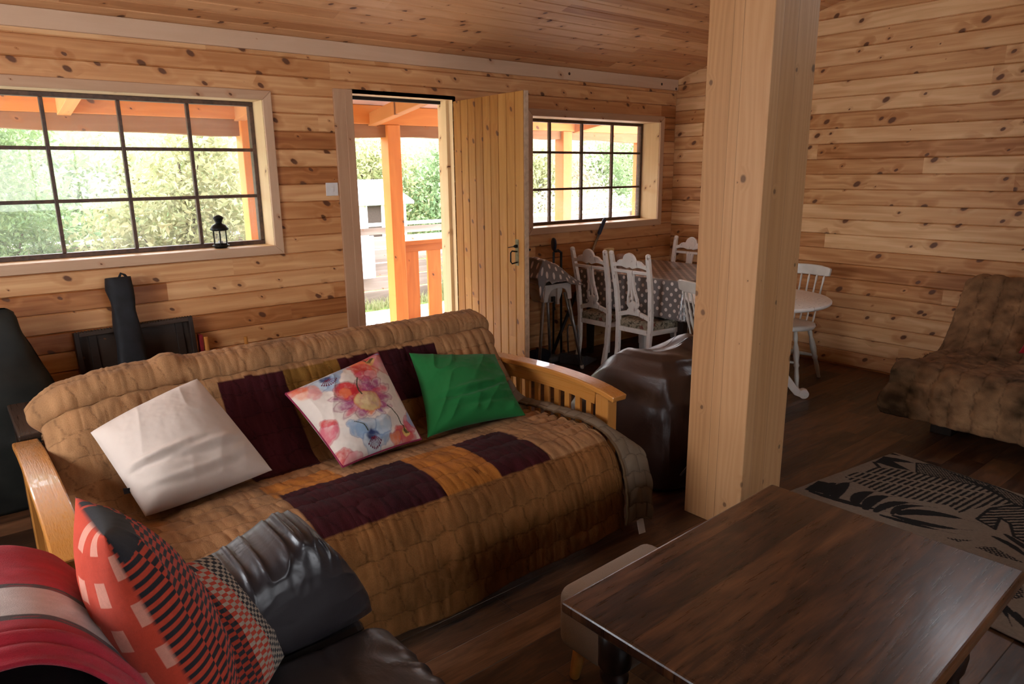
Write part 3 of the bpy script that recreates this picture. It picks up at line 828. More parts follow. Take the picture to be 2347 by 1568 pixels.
# ================================================================== LEATHER SOFA IN THE FOREGROUND
def leather(name, c, rough=.34, wr=.004, scale=7., spec=.5):
    g = G(name, rough, spec)
    o = g.obj()
    n1 = g.noise(o, scale, 4., .55, .8); n2 = g.noise(o, 220., 3.); n3 = g.noise(o, 3., 3.)
    g.base(g.ramp(n3, [(.3, tuple(x * .75 for x in c)), (.7, tuple(x * 1.25 for x in c))]))
    g.rough(g.mapr(n1, .3, .7, rough - .06, rough + .10))
    g.bump(g.add(g.mul(n1, 1.), g.mul(n2, .05)), wr)
    return g.m
M_leather = leather('black_brown_leather', (.027, .0225, .0245), .36, .004, 6.)
M_bean = leather('brown_bean_bag_vinyl', (.036, .019, .0145), .34, .006, 5.)
M_leg = plain('dark_wood_foot', (.02, .012, .008), .5)

ls = thing('leather_sofa', 'dark leather sofa in the near left corner under the red blanket', 'sofa', (-5.3, -3.75, 0))
def Ls(x, y, z): return (x + 5.3, y + 3.75, z)
bp_ = [(-5.86, .08), (-5.90, .55), (-5.88, .75), (-5.83, .835), (-5.75, .860), (-5.67, .825), (-5.605, .735), (-5.555, .60), (-5.515, .45), (-5.49, .30), (-5.48, .08)]
MB().prism([(x + 5.3, z) for x, z in bp_], (0, -.95, 0), (1, 0, 0), (0, 0, 1), (0, 1.80, 0)).build('backrest', M_leather, ls, bevel=.025, seg=4, smooth=True)
MB().box(-.2, .34, -.93, .80, .07, .26).build('base', M_leather, ls, bevel=.02, seg=3)
# seat cushion with soft rounded front and stitched seam
n1, n2 = 60, 150
A, B = np.meshgrid(np.linspace(0, 1, n1), np.linspace(0, 1, n2), indexing='ij')
sp, _ = crs([(-5.50, .425), (-5.30, .440), (-5.10, .438), (-4.99, .430), (-4.935, .400), (-4.915, .34), (-4.925, .25)], n1)
yy = -4.62 + B * (4.62 - 2.975)
zz = sp[:, 1][:, None] + 0 * B; xx = sp[:, 0][:, None] + 0 * B
ends = smooth(0, .02, 1 - B)
crin = (ridge(B * 30 + fbm(A * 4, B * 9, 3) * 3, A * 5, 14) ** 3) * .008 * smooth(.45, .8, A)
zz = zz - (1 - ends) * .03 + crin - np.exp(-((A - .52) / .012) ** 2) * .006 + fbm(A * 3, B * 8, 15) * .012
xx = xx + crin * .7
me = np_mesh('seat_cushion', np.stack([xx + 5.3, yy + 3.75, zz], 2).reshape(-1, 3), grid_faces(n1, n2))
sc_ = link_mesh('seat_cushion', me, M_leather, ls); so = sc_.modifiers.new('t', 'SOLIDIFY'); so.thickness = .03; so.offset = -1
MB().box(-.18, .33, .78, 1.0, .07, .42).build('arm_base', M_leather, ls, bevel=.03, seg=3)
# puffy arm pad with gathered leather along its top
n = 110
u = np.linspace(0, 1, n); U, V = np.meshgrid(u, u, indexing='ij'); a = 2 * U - 1
xl = -5.44 + .02 * V; xr_top = np.array([(0, -5.045), (.18, -5.005), (.4, -4.972), (.7, -4.940), (1., -4.925)])
xr = np.interp(V, xr_top[:, 0], xr_top[:, 1])
ztop = np.interp(U, [0, .2, .4, .6, .78, .88, .95, 1.], [.575, .630, .668, .695, .722, .718, .69, .64])
zb = .405
X_ = xl + (xr - xl) * U; Z_ = ztop + (zb - ztop) * V
h = np.clip((1 - np.abs(a) ** 3.2) * (1 - np.abs(2 * V - 1) ** 3.4), 0, 1) ** .5
pl_ = np.exp(-V * 9) * (ridge(U * 19 + V * 5, V * 6 + fbm(U * 5, V * 5, 4), 33) ** 2 - .4) * .034 + fbm(U * 3, V * 3, 34) * .020 * np.exp(-V * 2.) + np.exp(-((1 - U) * 11)) * (ridge(V * 9, U * 6, 36) ** 2 - .4) * .022
edge = np.clip(np.minimum(1 - np.abs(a), np.minimum(V, 1 - V) * 2) * 8, 0, 1)
Yf = -2.905 - .085 * h - pl_ * edge; Yb = -2.80 + .085 * h
Z_ = Z_ + pl_ * .4 * np.exp(-V * 12)
F3 = np.stack([X_ + 5.3, Yf + 3.75, Z_], 2); B3 = np.stack([X_ + 5.3, Yb + 3.75, Z_], 2)
Vv = np.vstack([F3.reshape(-1, 3), B3.reshape(-1, 3)])
rim_i = [i * n for i in range(n)] + [(n - 1) * n + j for j in range(1, n)] + [i * n + n - 1 for i in range(n - 2, -1, -1)] + [j for j in range(n - 2, 0, -1)]
side = np.array([(rim_i[k], rim_i[(k + 1) % len(rim_i)], rim_i[(k + 1) % len(rim_i)] + n * n, rim_i[k] + n * n) for k in range(len(rim_i))])
me = np_mesh('arm_pad', Vv, np.vstack([grid_faces(n, n, 0, True), grid_faces(n, n, n * n), side]))
link_mesh('arm_pad', me, M_leather, ls)
for lx, ly_ in ((-.15, .9), (.3, .9), (-.45, -.9), (.3, -.9)):
    MB().cyl((lx, ly_, 0), (lx, ly_, .08), .02, .026).build('foot', M_leg, ls)

# ---- red woollen blanket over the sofa back
M_wool = vcol('wool_blanket', .95, sheen=.15, scale=420., bumpd=.002, mottle=.12)
nb, na = 130, 110
bpp, bl = crs([(-5.915, .45), (-5.92, .60), (-5.905, .76), (-5.85, .850), (-5.755, .880), (-5.66, .848), (-5.588, .755), (-5.54, .63), (-5.512, .53)], na)
yv = np.linspace(-3.335, -2.865, nb)
A, B = np.meshgrid(np.arange(na), yv, indexing='ij')
nr = np.gradient(bpp, axis=0); nr = np.stack([-nr[:, 1], nr[:, 0]], 1); nr /= np.linalg.norm(nr, axis=1, keepdims=True)
if nr[na // 2, 1] < 0: nr = -nr
sway = np.sin(A / na * 5) * .012
pleat = np.exp(-((B + 3.262 + sway) / .014) ** 2) * .012 - np.exp(-((B + 3.238 + sway) / .010) ** 2) * .008 + np.exp(-((B + 3.30 + sway) / .012) ** 2) * .008
dsp = .006 + pleat + fbm(A / 18., B * 12, 91) * .016
bx = bpp[:, 0][:, None] + nr[:, 0][:, None] * dsp; bz = bpp[:, 1][:, None] + nr[:, 1][:, None] * dsp
by = B + sway
bz -= smooth(-2.90, -2.865, B) * .03
col = np.empty(A.shape + (3,)); col[:] = (.50, .026, .048)
col *= (1 + fbm(A / 4., B * 60, 92)[..., None] * .5)
def band(y0, y1, c):
    m = (B > y0) & (B < y1); col[m] = np.array(c) * (1 + fbm(A / 3., B * 90, 93)[..., None][m] * .3)
band(-3.195, -3.055, (.09, .075, .075)); band(-3.178, -3.072, (.66, .61, .57))
dash = (np.floor(A / 3.5) % 2 == 0)
m = dash & (((B > -3.189) & (B < -3.184)) | ((B > -3.067) & (B < -3.062))); col[m] = (.30, .05, .06)
me = np_mesh('blanket', np.stack([bx, by, bz], 2).reshape(-1, 3), grid_faces(na, nb), col.reshape(-1, 3))
bo = link_mesh('blanket', me, M_wool)
so = bo.modifiers.new('t', 'SOLIDIFY'); so.thickness = .008; so.offset = 1
tag(bo, 'red wool blanket with a cream stripe folded over the back of the leather sofa', 'blanket')

# ---- woven cushions leaning on the leather sofa
M_woven = vcol('woven_cushion', .9, sheen=.08, scale=700, bumpd=.0009, mottle=.12)
RED, CHAR, PALE, SAND = np.array([.55, .062, .030]), np.array([.022, .022, .026]), np.array([.75, .33, .24]), np.array([.40, .325, .25])
def dashes(u, v, ca, cb, cw_, rh, uo=0., duty=.5):
    col_ = np.floor((u + uo) / cw_); rr = v / rh + (col_ % 2) * .5
    on = (rr - np.floor(rr)) < duty
    return np.where(on[:, None], ca, cb)
def paint_red(u, v):
    c = dashes(u, v, RED, CHAR, .088, .036)
    c = np.where(((u > .0) & (v < .12 - .10 * u))[:, None] & (u < .75)[:, None], CHAR * 1.3, c)
    return c * (1 + fbm(u * 90, v * 90, 7)[:, None] * .35)
def paint_red_back(u, v):
    c = np.tile(RED * 1.1, (len(u), 1))
    a = (np.floor(v * 11 + .3) % 2 == 0) & (u > .10) & (u < .19); b = (np.floor(v * 11 + 1.2) % 2 == 0) & (u > .0) & (u < .022)
    c2 = (np.floor(v * 11 + .3) % 2 == 0) & (u > .32) & (u < .46)
    c[a | b | c2] = PALE
    return c * (1 + fbm(u * 90, v * 90, 8)[:, None] * .2)
wa, _ = pillow('cushion', [(-5.572, -3.245, 1.012), (-5.575, -2.925, .965), (-5.375, -2.945, .462), (-5.405, -3.255, .462)], .19, M_woven, n=300, pinch=.04, wrinkle=.006, seed=21, paint=paint_red, paint_back=paint_red_back, power=.55)
tag(wa, 'red cushion with charcoal dashes and pale pink squares, nearest to the red blanket', 'cushion', 'woven cushions on the leather sofa')
def paint_sand(u, v):
    c = dashes(u, v, RED * .85, SAND, .085, .05)
    c = np.where((u < .34)[:, None], dashes(u, v, RED * .7, CHAR, .085, .05), c)
    c = np.where((u > .62)[:, None], dashes(u, v, CHAR, SAND, .065, .05), c)
    c = np.where(((v < .08) & (u < .5))[:, None], CHAR, c)
    return c * (1 + fbm(u * 90, v * 90, 9)[:, None] * .3)
wb, _ = pillow('cushion', [(-5.500, -3.10, .850), (-5.345, -2.985, .775), (-5.215, -3.01, .462), (-5.36, -3.17, .462)], .12, M_woven, n=260, pinch=.04, wrinkle=.006, seed=24, paint=paint_sand, power=.55)
tag(wb, 'sand, black and red dashed cushion tucked between the red cushion and the leather arm', 'cushion', 'woven cushions on the leather sofa')

# ================================================================== COFFEE TABLE, FOOTSTOOL, RUG
def mat_table():
    g = G('dark_stained_table_top', .3, .5)
    x = g.sep(g.obj())
    q = g.m1('DIVIDE', g.add(x[1], .5), .165); idx = g.m1('FLOOR', q); rnd, rc = g.white(g.com(idx, 3., 1.)); sh = g.sep(rc)
    v = g.com(g.add(g.mul(x[0], 1.), g.mul(sh[0], 9.)), g.add(g.mul(x[1], 6.), g.mul(sh[1], 9.)), x[2])
    n1 = g.noise(v, 1.9, 5., .6, 1.0); n2 = g.noise(g.com(g.mul(x[0], 2.2), g.mul(x[1], 26.), 0.), 2., 4., .6)
    fine = g.noise(g.com(g.mul(x[0], 14.), g.mul(x[1], 330.), 0.), 1., 3.)
    blot = g.noise(g.com(x[0], g.mul(x[1], 2.2), 3.), 3.2, 4., .6, .6)
    f = g.add(g.add(g.mul(n1, .5), g.mul(n2, .26)), g.add(g.mul(blot, .24), g.mul(g.sub(rnd, .5), .10)))
    col = g.ramp(f, [(.36, (.008, .0045, .0035)), (.46, (.034, .0125, .006)), (.55, (.088, .034, .0135)), (.68, (.18, .074, .027))])
    # pale scuffs
    sc = g.noise(g.com(g.mul(x[0], 34.), g.mul(x[1], 9.), 1.), 1., 2., .5, 2.5); sm = g.noise(g.obj(), 2.6, 2.)
    scm = g.mul(g.mapr(g.m1('ABSOLUTE', g.sub(sc, .5)), .008, .0, 0., 1.), g.mapr(sm, .52, .66))
    g.base(g.mix(g.mul(scm, .35), col, (.28, .22, .19)))
    g.rough(g.mapr(g.add(g.mul(n2, .6), g.mul(fine, .4)), .3, .7, .22, .42))
    g.bump(g.add(g.mul(fine, .25), g.add(g.mul(n2, .9), g.mul(blot, 1.2))), .0006)
    return g.m
M_table = mat_table()
M_table.node_tree.nodes['Principled BSDF'].inputs['Coat Weight'].default_value = .25
M_table.node_tree.nodes['Principled BSDF'].inputs['Specular IOR Level'].default_value = .35
M_table.node_tree.nodes['Principled BSDF'].inputs['Coat Roughness'].default_value = .17
M_tabled = plain('dark_stained_turned_wood', (.018, .009, .006), .3, var=.3)
tb = thing('coffee_table', 'dark stained rectangular coffee table with scuffed top in the near right', 'coffee table', (-3.962, -3.645, 0), math.radians(1.8))
hx, hy = .560, .405
MB().box(-hx, hx, -hy, hy, .412, .450).build('table_top', M_table, tb, bevel=.012, seg=4)
MB().box(-hx + .10, hx - .10, -hy + .10, hy - .10, .33, .412).build('apron', M_tabled, tb, bevel=.003)
lp = [(.032, 0), (.036, .02), (.028, .04), (.024, .06), (.036, .09), (.042, .14), (.036, .19), (.026, .22), (.040, .235), (.040, .25), (.03, .262), (.046, .28), (.046, .412)]
for sx in (-1, 1):
    for sy in (-1, 1):
        MB().lathe((sx * (hx - .085), sy * (hy - .13), 0), lp, 20).build('leg', M_tabled, tb)
M_stool = fabric('beige_boucle', (.30, .235, .18), scale=260, bumpd=.0022, mottle=.1)
M_stoolleg = plain('orange_beech_leg', (.40, .16, .03), .4)
stl = thing('footstool', 'beige upholstered footstool with tapered wooden legs pushed under the dark table', 'footstool', (-4.158, -3.200, 0), math.radians(2))
MB().box(-.225, .22, -.13, .13, .135, .350).build('seat_pad', M_stool, stl, bevel=.045, seg=5, smooth=True)
for sx in (-1, 1):
    for sy in (-1, 1):
        MB().rev((sx * .15, sy * .08, .14), (sx * .165, sy * .10, 0), [(0, .026), (.95, .017), (1, .013)], 16).build('leg', M_stoolleg, stl)

def rug_paint(a, b):
    """a: along the short side from the far corner, b: along the long side (metres)"""
    c = np.empty((len(a), 3)); c[:] = (.235, .185, .140)
    wv = fbm(a * 130, b * 130, 71, 2)
    c *= (1 + wv[:, None] * .35)
    K = np.array([.014, .013, .013])
    w_ = fbm(a * 60, b * 60, 72, 2) * .008
    a = a + w_; b = b + w_ * .7
    def pol(P, colr=K): c[in_poly(a, b, P)] = colr
    def outline(P, wd=.006):
        for (x0, y0), (x1, y1) in zip(P, P[1:] + P[:1]):
            L2 = (x1 - x0) ** 2 + (y1 - y0) ** 2; t = np.clip(((a - x0) * (x1 - x0) + (b - y0) * (y1 - y0)) / L2, 0, 1)
            c[(a - x0 - t * (x1 - x0)) ** 2 + (b - y0 - t * (y1 - y0)) ** 2 < wd ** 2] = K
    def stripes(P, an, per, duty=.5, colr=K):
        m = in_poly(a, b, P); q = (a * math.cos(an) + b * math.sin(an)) / per
        c[m & ((q - np.floor(q)) < duty)] = colr
    def leaflet(p0, p1, p2, wd):
        t = np.linspace(0, 1, 60)[:, None]
        Q = (1 - t) ** 2 * np.array(p0) + 2 * t * (1 - t) * (2 * np.array(p1) - .5 * np.array(p0) - .5 * np.array(p2)) + t ** 2 * np.array(p2)
        best = np.full(a.shape, 9.)
        for k, (qx, qy) in enumerate(Q):
            tt = k / 59.; r = wd * (np.sin(min(1, tt * 1.05 + .12) * PI) ** .7 if tt < .95 else .05)
            best = np.minimum(best, np.hypot(a - qx, b - qy) / max(r, .002))
        c[best < 1] = K
    S1 = [(.53, .039), (.292, .066), (.227, .128), (.173, .223), (.091, .454), (.01, .507), (.141, .676), (.282, .617), (.456, .582), (.423, .518), (.527, .345), (.565, .236), (.551, .064)]
    stripes(S1, math.radians(92), .028, .5)
    for V_ in ([(.531, .043), (.404, .233), (.258, .536)], [(.43, .036), (.329, .189), (.125, .555)]):
        for (x0, y0), (x1, y1) in zip(V_, V_[1:]):
            L2 = (x1 - x0) ** 2 + (y1 - y0) ** 2; t = np.clip(((a - x0) * (x1 - x0) + (b - y0) * (y1 - y0)) / L2, 0, 1)
            c[(a - x0 - t * (x1 - x0)) ** 2 + (b - y0 - t * (y1 - y0)) ** 2 < .008 ** 2] = (.235, .185, .14)
    D = [(.048, .153), (.01, .203), (.008, .398), (.008, .532), (.039, .677), (.158, .728), (.141, .676), (.05, .507), (.091, .454), (.173, .223)]
    m = in_poly(a, b, D); c[m & (np.sin(a * 330) * np.sin(b * 330) > -.15)] = K; outline(D, .005)
    leaflet((.141, .676), (.05, .45), (.03, .2), .012)
    Mn = [(.452, .659), (.295, .64), (.155, .683), (.10, .78), (.20, .98), (.42, 1.0), (.5, .875), (.489, .83), (.377, .765), (.35, .71), (.486, .751)]
    stripes(Mn, math.radians(60), .026, .55); outline(Mn, .007)
    pol([(.05, .001), (.02, .002), (.023, .052)]); pol([(.233, .022), (.109, .002), (.07, .064), (.057, .147), (.136, .074), (.174, .193), (.208, .131), (.22, .051)]); pol([(.236, .009), (.219, .021), (.271, .09), (.288, .079)])
    for p0, p1, p2, wd in (((.702, .439), (.568, .517), (.484, .696), .030), ((.743, .435), (.685, .581), (.584, .702), .020), ((.787, .399), (.746, .527), (.676, .677), .014), ((.73, .421), (.599, .413), (.492, .5), .018), ((.771, .364), (.624, .364), (.524, .426), .024), ((.787, .322), (.645, .286), (.541, .328), .030), ((.792, .272), (.664, .223), (.545, .257), .030), ((.801, .168), (.67, .115), (.553, .109), .034), ((.82, .139), (.706, .074), (.626, .085), .024)):
        leaflet(p0, p1, p2, wd)
    pol([(.85, .03), (.70, .005), (.678, .047), (.72, .1), (.805, .115)])
    leaflet((.84, .06), (.79, .26), (.70, .44), .02)
    for P in ([(.748, .67), (.674, .751), (.741, .721)], [(.726, .781), (.657, .825), (.693, .958), (.726, .867)], [(.926, 1.005), (.85, 1.0), (.899, 1.042), (.964, 1.07), (1.042, 1.039)]):
        m = in_poly(a, b, P); c[m & (np.sin(a * 300) * np.sin(b * 300) > -.2)] = K
    for p0, p1, p2 in (((.564, .782), (.591, .88), (.66, .97)), ((.5, .8), (.55, .9), (.62, 1.02))): leaflet(p0, p1, p2, .016)
    for k in range(7): leaflet((1.05 + .02 * k, 1.0 + .05 * k), (1.1 + .02 * k, 1.06 + .05 * k), (1.19, 1.13 + .07 * k), .012)
    for k in range(12): leaflet((.25 + .08 * k, 1.35), (.2 + .09 * k, 1.5), (.15 + .1 * k, 1.72), .022)
    return c
na, nb = 400, 620
a = np.linspace(0, 1.25, na); b = np.linspace(0, 1.95, nb); A, B = np.meshgrid(a, b, indexing='ij')
th = math.radians(7.5)
RX = -A * math.cos(th) - B * math.sin(th); RY = A * math.sin(th) - B * math.cos(th)
RZ = .008 + fbm(A * 2, B * 2, 73) * .003
me = np_mesh('rug', np.stack([RX, RY, RZ], 2).reshape(-1, 3), grid_faces(na, nb, 0, True), rug_paint(A.ravel(), B.ravel()))
M_rug = vcol('flatweave_rug', .95, scale=600, bumpd=.0012, mottle=.12)
rg = link_mesh('rug', me, M_rug, loc=(-1.640, -2.960, 0)); so = rg.modifiers.new('t', 'SOLIDIFY'); so.thickness = .006; so.offset = -1
tag(rg, 'beige flatweave rug with black palm leaf pattern on the floor behind the dark table', 'rug')

# ================================================================== SOFA BED ON THE RIGHT
sb_ = thing('sofa_bed', 'low sofa bed against the right wall hidden under a mottled brown throw', 'sofa bed', (-.7, -3.6, 0))
MB().box(-.52, .12, -.8, .78, .16, .385).build('seat_mattress', M_mat, sb_, bevel=.05, seg=3)
MB().prism([(.14, .37), (.18, .36), (.47, .76), (.43, .775)], (0, -.8, 0), (1, 0, 0), (0, 0, 1), (0, 1.56, 0)).build('back_mattress', M_mat, sb_, bevel=.03, seg=3)
for y in (.6, -.6):
    MB().box(-.40, -.12, y - .06, y + .06, 0, .16).build('block_foot', M_leg, sb_, bevel=.004)
    MB().box(.1, .16, y - .04, y + .04, 0, .4).build('rear_foot', M_leg, sb_)
n1, n2 = 200, 210
rp, rl = crs([(-1.325, .13), (-1.335, .24), (-1.31, .36), (-1.25, .425), (-1.12, .435), (-.9, .43), (-.70, .425), (-.585, .455), (-.50, .56), (-.38, .73), (-.30, .85), (-.24, .875), (-.17, .85), (-.12, .72), (-.10, .5)], n1)
yv = np.linspace(-4.5, -2.765, n2)
S, Yv = np.meshgrid(np.linspace(0, rl, n1), yv, indexing='ij')
nr = np.gradient(rp, axis=0); nr = np.stack([-nr[:, 1], nr[:, 0]], 1); nr /= np.linalg.norm(nr, axis=1, keepdims=True)
if nr[n1 // 2, 1] < 0: nr = -nr
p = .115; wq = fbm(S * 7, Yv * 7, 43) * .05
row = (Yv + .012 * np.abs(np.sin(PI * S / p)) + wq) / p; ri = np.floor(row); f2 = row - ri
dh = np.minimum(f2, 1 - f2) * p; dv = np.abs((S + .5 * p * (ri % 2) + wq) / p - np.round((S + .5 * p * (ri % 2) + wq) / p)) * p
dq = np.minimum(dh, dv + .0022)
d_ = np.sqrt(np.clip(dh / .04, 0, 1)) * .011 * (.7 + .3 * np.sqrt(np.clip(dv / .03, 0, 1))) + fbm(S * 6, Yv * 6, 44) * .035 + (ridge(S * 34 + fbm(S * 5, Yv * 5, 40) * 4, Yv * 22 + fbm(S * 3, Yv * 3, 45) * 4, 46) ** 2 - .4) * .007
jn = np.exp(-((S - .78) / .05) ** 2); d_ += jn * (ridge(Yv * 3, S * 60, 47) - .5) * .03
sx = rp[:, 0][:, None] + nr[:, 0][:, None] * d_; sz = rp[:, 1][:, None] + nr[:, 1][:, None] * d_
endm = smooth(-2.9, -2.765, Yv); fr_ = 1 - smooth(.35, .75, S)
sy = Yv + fr_ * endm * (.03 + .03 * np.sin(S * 16)) - (1 - fr_) * endm * 0
sx = sx + endm * fr_ * (-.05 * np.exp(-((S - .3) / .06) ** 2) + .07 * np.exp(-((S - .17) / .06) ** 2) - .02 * np.exp(-((S - .05) / .06) ** 2))
sz = sz - endm ** 2 * .03 * smooth(.4, .6, S) - (1 - smooth(.95, 1.35, S)) * 0
col = np.empty(S.shape + (3,)); col[:] = (.20, .112, .056)
mot = fbm(S * 3.2, Yv * 3.2, 48, 5); mot2 = fbm(S * 18, Yv * 18, 49, 4)
col *= np.clip(1 + mot[..., None] * 1.9 + mot2[..., None] * 1.7, .2, 2.3)
col *= (1 - .36 * smooth(.005, .0015, dq))[..., None]  # quilting grooves darkened, their shading painted into the throw
me = np_mesh('throw', np.stack([sx, sy, sz], 2).reshape(-1, 3), grid_faces(n1, n2), col.reshape(-1, 3))
tw = link_mesh('throw', me, M_quilt); so = tw.modifiers.new('t', 'SOLIDIFY'); so.thickness = .014; so.offset = -1
tag(tw, 'mottled brown quilted throw covering the sofa bed by the right wall', 'throw')
rc_, _ = pillow('cushion', [(-.50, -3.60, .74), (-.50, -3.24, .70), (-.62, -3.21, .475), (-.62, -3.58, .475)], .10, fabric('red_cushion_cloth', (.25, .008, .012)), n=40)
tag(rc_, 'red cushion at the right edge of the picture on the brown throw', 'cushion')

# ================================================================== BEAN BAG
bb = thing('bean_bag', 'slumped dark brown leather bean bag between the futon arm and the timber post', 'bean bag', (-2.80, -2.10, 0))
n1, n2 = 90, 120
T, Q = np.meshgrid(np.linspace(0, 1, n1), np.linspace(0, 2 * PI, n2), indexing='ij')
tt = [0, .05, .2, .45, .62, .70, .74, .80, .90, 1.]
rad = np.interp(T, tt, [.90, 1.0, 1.04, .99, .86, .72, .62, .50, .26, .0])
hz = np.interp(T, tt, [.0, .03, .19, .45, .595, .64, .652, .655, .645, .635])
ca, sa = np.cos(Q), np.sin(Q)
rx = .315 * np.sign(ca) * np.abs(ca) ** .55; ry = .40 * np.sign(sa) * np.abs(sa) ** .55
BX = rx * rad + .03 * smooth(.3, .75, T); BY = ry * rad
tilt = .07 * (BX / .34)
peak = np.exp(-((BX - .27) ** 2 / .006 + (BY + .06) ** 2 / .012)) * .11 * smooth(.55, .8, T)
fold = (ridge(Q * 2.0 + T * 1.2, T * 3.0 + fbm(Q, T * 3, 5), 66) ** 2 - .35) * .035 * smooth(.03, .25, T) + fbm(Q * 2, T * 5, 67) * .05
topf = smooth(.66, .78, T)
crm = (ridge(BX * 7 + BY * 2, BY * 4, 69) - .5) * .05 * topf
seam = 0
for s0 in (PI * 1.25, PI * .75, PI * 1.75, PI * .25, PI * 1.5):
    seam = seam - np.exp(-((Q - s0 - .03 * np.sin(T * 6)) / .022) ** 2) * .012 * (1 - topf)
rimr = np.exp(-((T - .715) / .014) ** 2) * .012
k = 1 + (fold * (1 - .6 * topf) + seam + rimr) * 1.5 * smooth(.0, .12, T)
BX *= k; BY *= k
HZ = (hz + crm + rimr * .5) * (1 - .32 * smooth(.02, .40, BY)) + peak
HZ = np.maximum(HZ, .0)
me = np_mesh('cover', np.stack([BX, BY, HZ], 2).reshape(-1, 3), grid_faces(n1, n2))
bm = bmesh.new(); bm.from_mesh(me); bmesh.ops.remove_doubles(bm, verts=bm.verts, dist=1e-5); bmesh.ops.recalc_face_normals(bm, faces=bm.faces); bm.to_mesh(me); bm.free()
me.polygons.foreach_set('use_smooth', [True] * len(me.polygons))
link_mesh('cover', me, M_bean, bb)
MB().bar([(-.22, -.41, .12), (-.18, -.43, .17), (-.10, -.43, .235)], .018, .004, (1, 0, 0)).build('strap_handle', M_bean, bb)
# ================================================================== DINING CORNER
def mat_paint():
    g = G('worn_white_paint', .55, .35)
    o = g.obj(); x = g.sep(o)
    n = g.noise(g.com(g.mul(x[0], 60.), g.mul(x[1], 60.), g.mul(x[2], 7.)), 1., 4., .65); n2 = g.noise(o, 9., 3.)
    worn = g.mapr(g.add(g.mul(n, .7), g.mul(n2, .3)), .59, .63)
    base = g.ramp(n2, [(.3, (.72, .645, .575)), (.7, (.83, .765, .695))])
    g.base(g.mix(g.mul(worn, .8), base, (.20, .12, .075)))
    g.bump(n, .0008)
    return g.m
M_paint = mat_paint()
M_cream = plain('cream_gloss_paint', (.58, .535, .47), .3, var=.06, scale=12)
def mat_tapestry():
    g = G('floral_tapestry', .9, .2)
    o = g.obj()
    n = g.noise(o, 34., 4., .6, .8); n2 = g.noise(o, 14., 2.)
    c = g.ramp(n, [(.34, (.05, .043, .03)), (.45, (.20, .165, .11)), (.55, (.38, .31, .23)), (.66, (.23, .19, .11))])
    vo = g.nd('ShaderNodeTexVoronoi', {'Vector': o, 'Scale': 9.}); m = g.mapr(g.add(vo.outputs['Distance'], g.mul(n, .5)), .46, .38)
    g.base(g.mix(g.mul(m, .75), c, (.22, .045, .035)))
    g.bump(n, .001)
    return g.m
M_tap = mat_tapestry()

def arc(cx, cy, r, a0, a1, n):
    return [(cx + r * math.cos(math.radians(a0 + (a1 - a0) * k / n)), cy + r * math.sin(math.radians(a0 + (a1 - a0) * k / n))) for k in range(n + 1)]

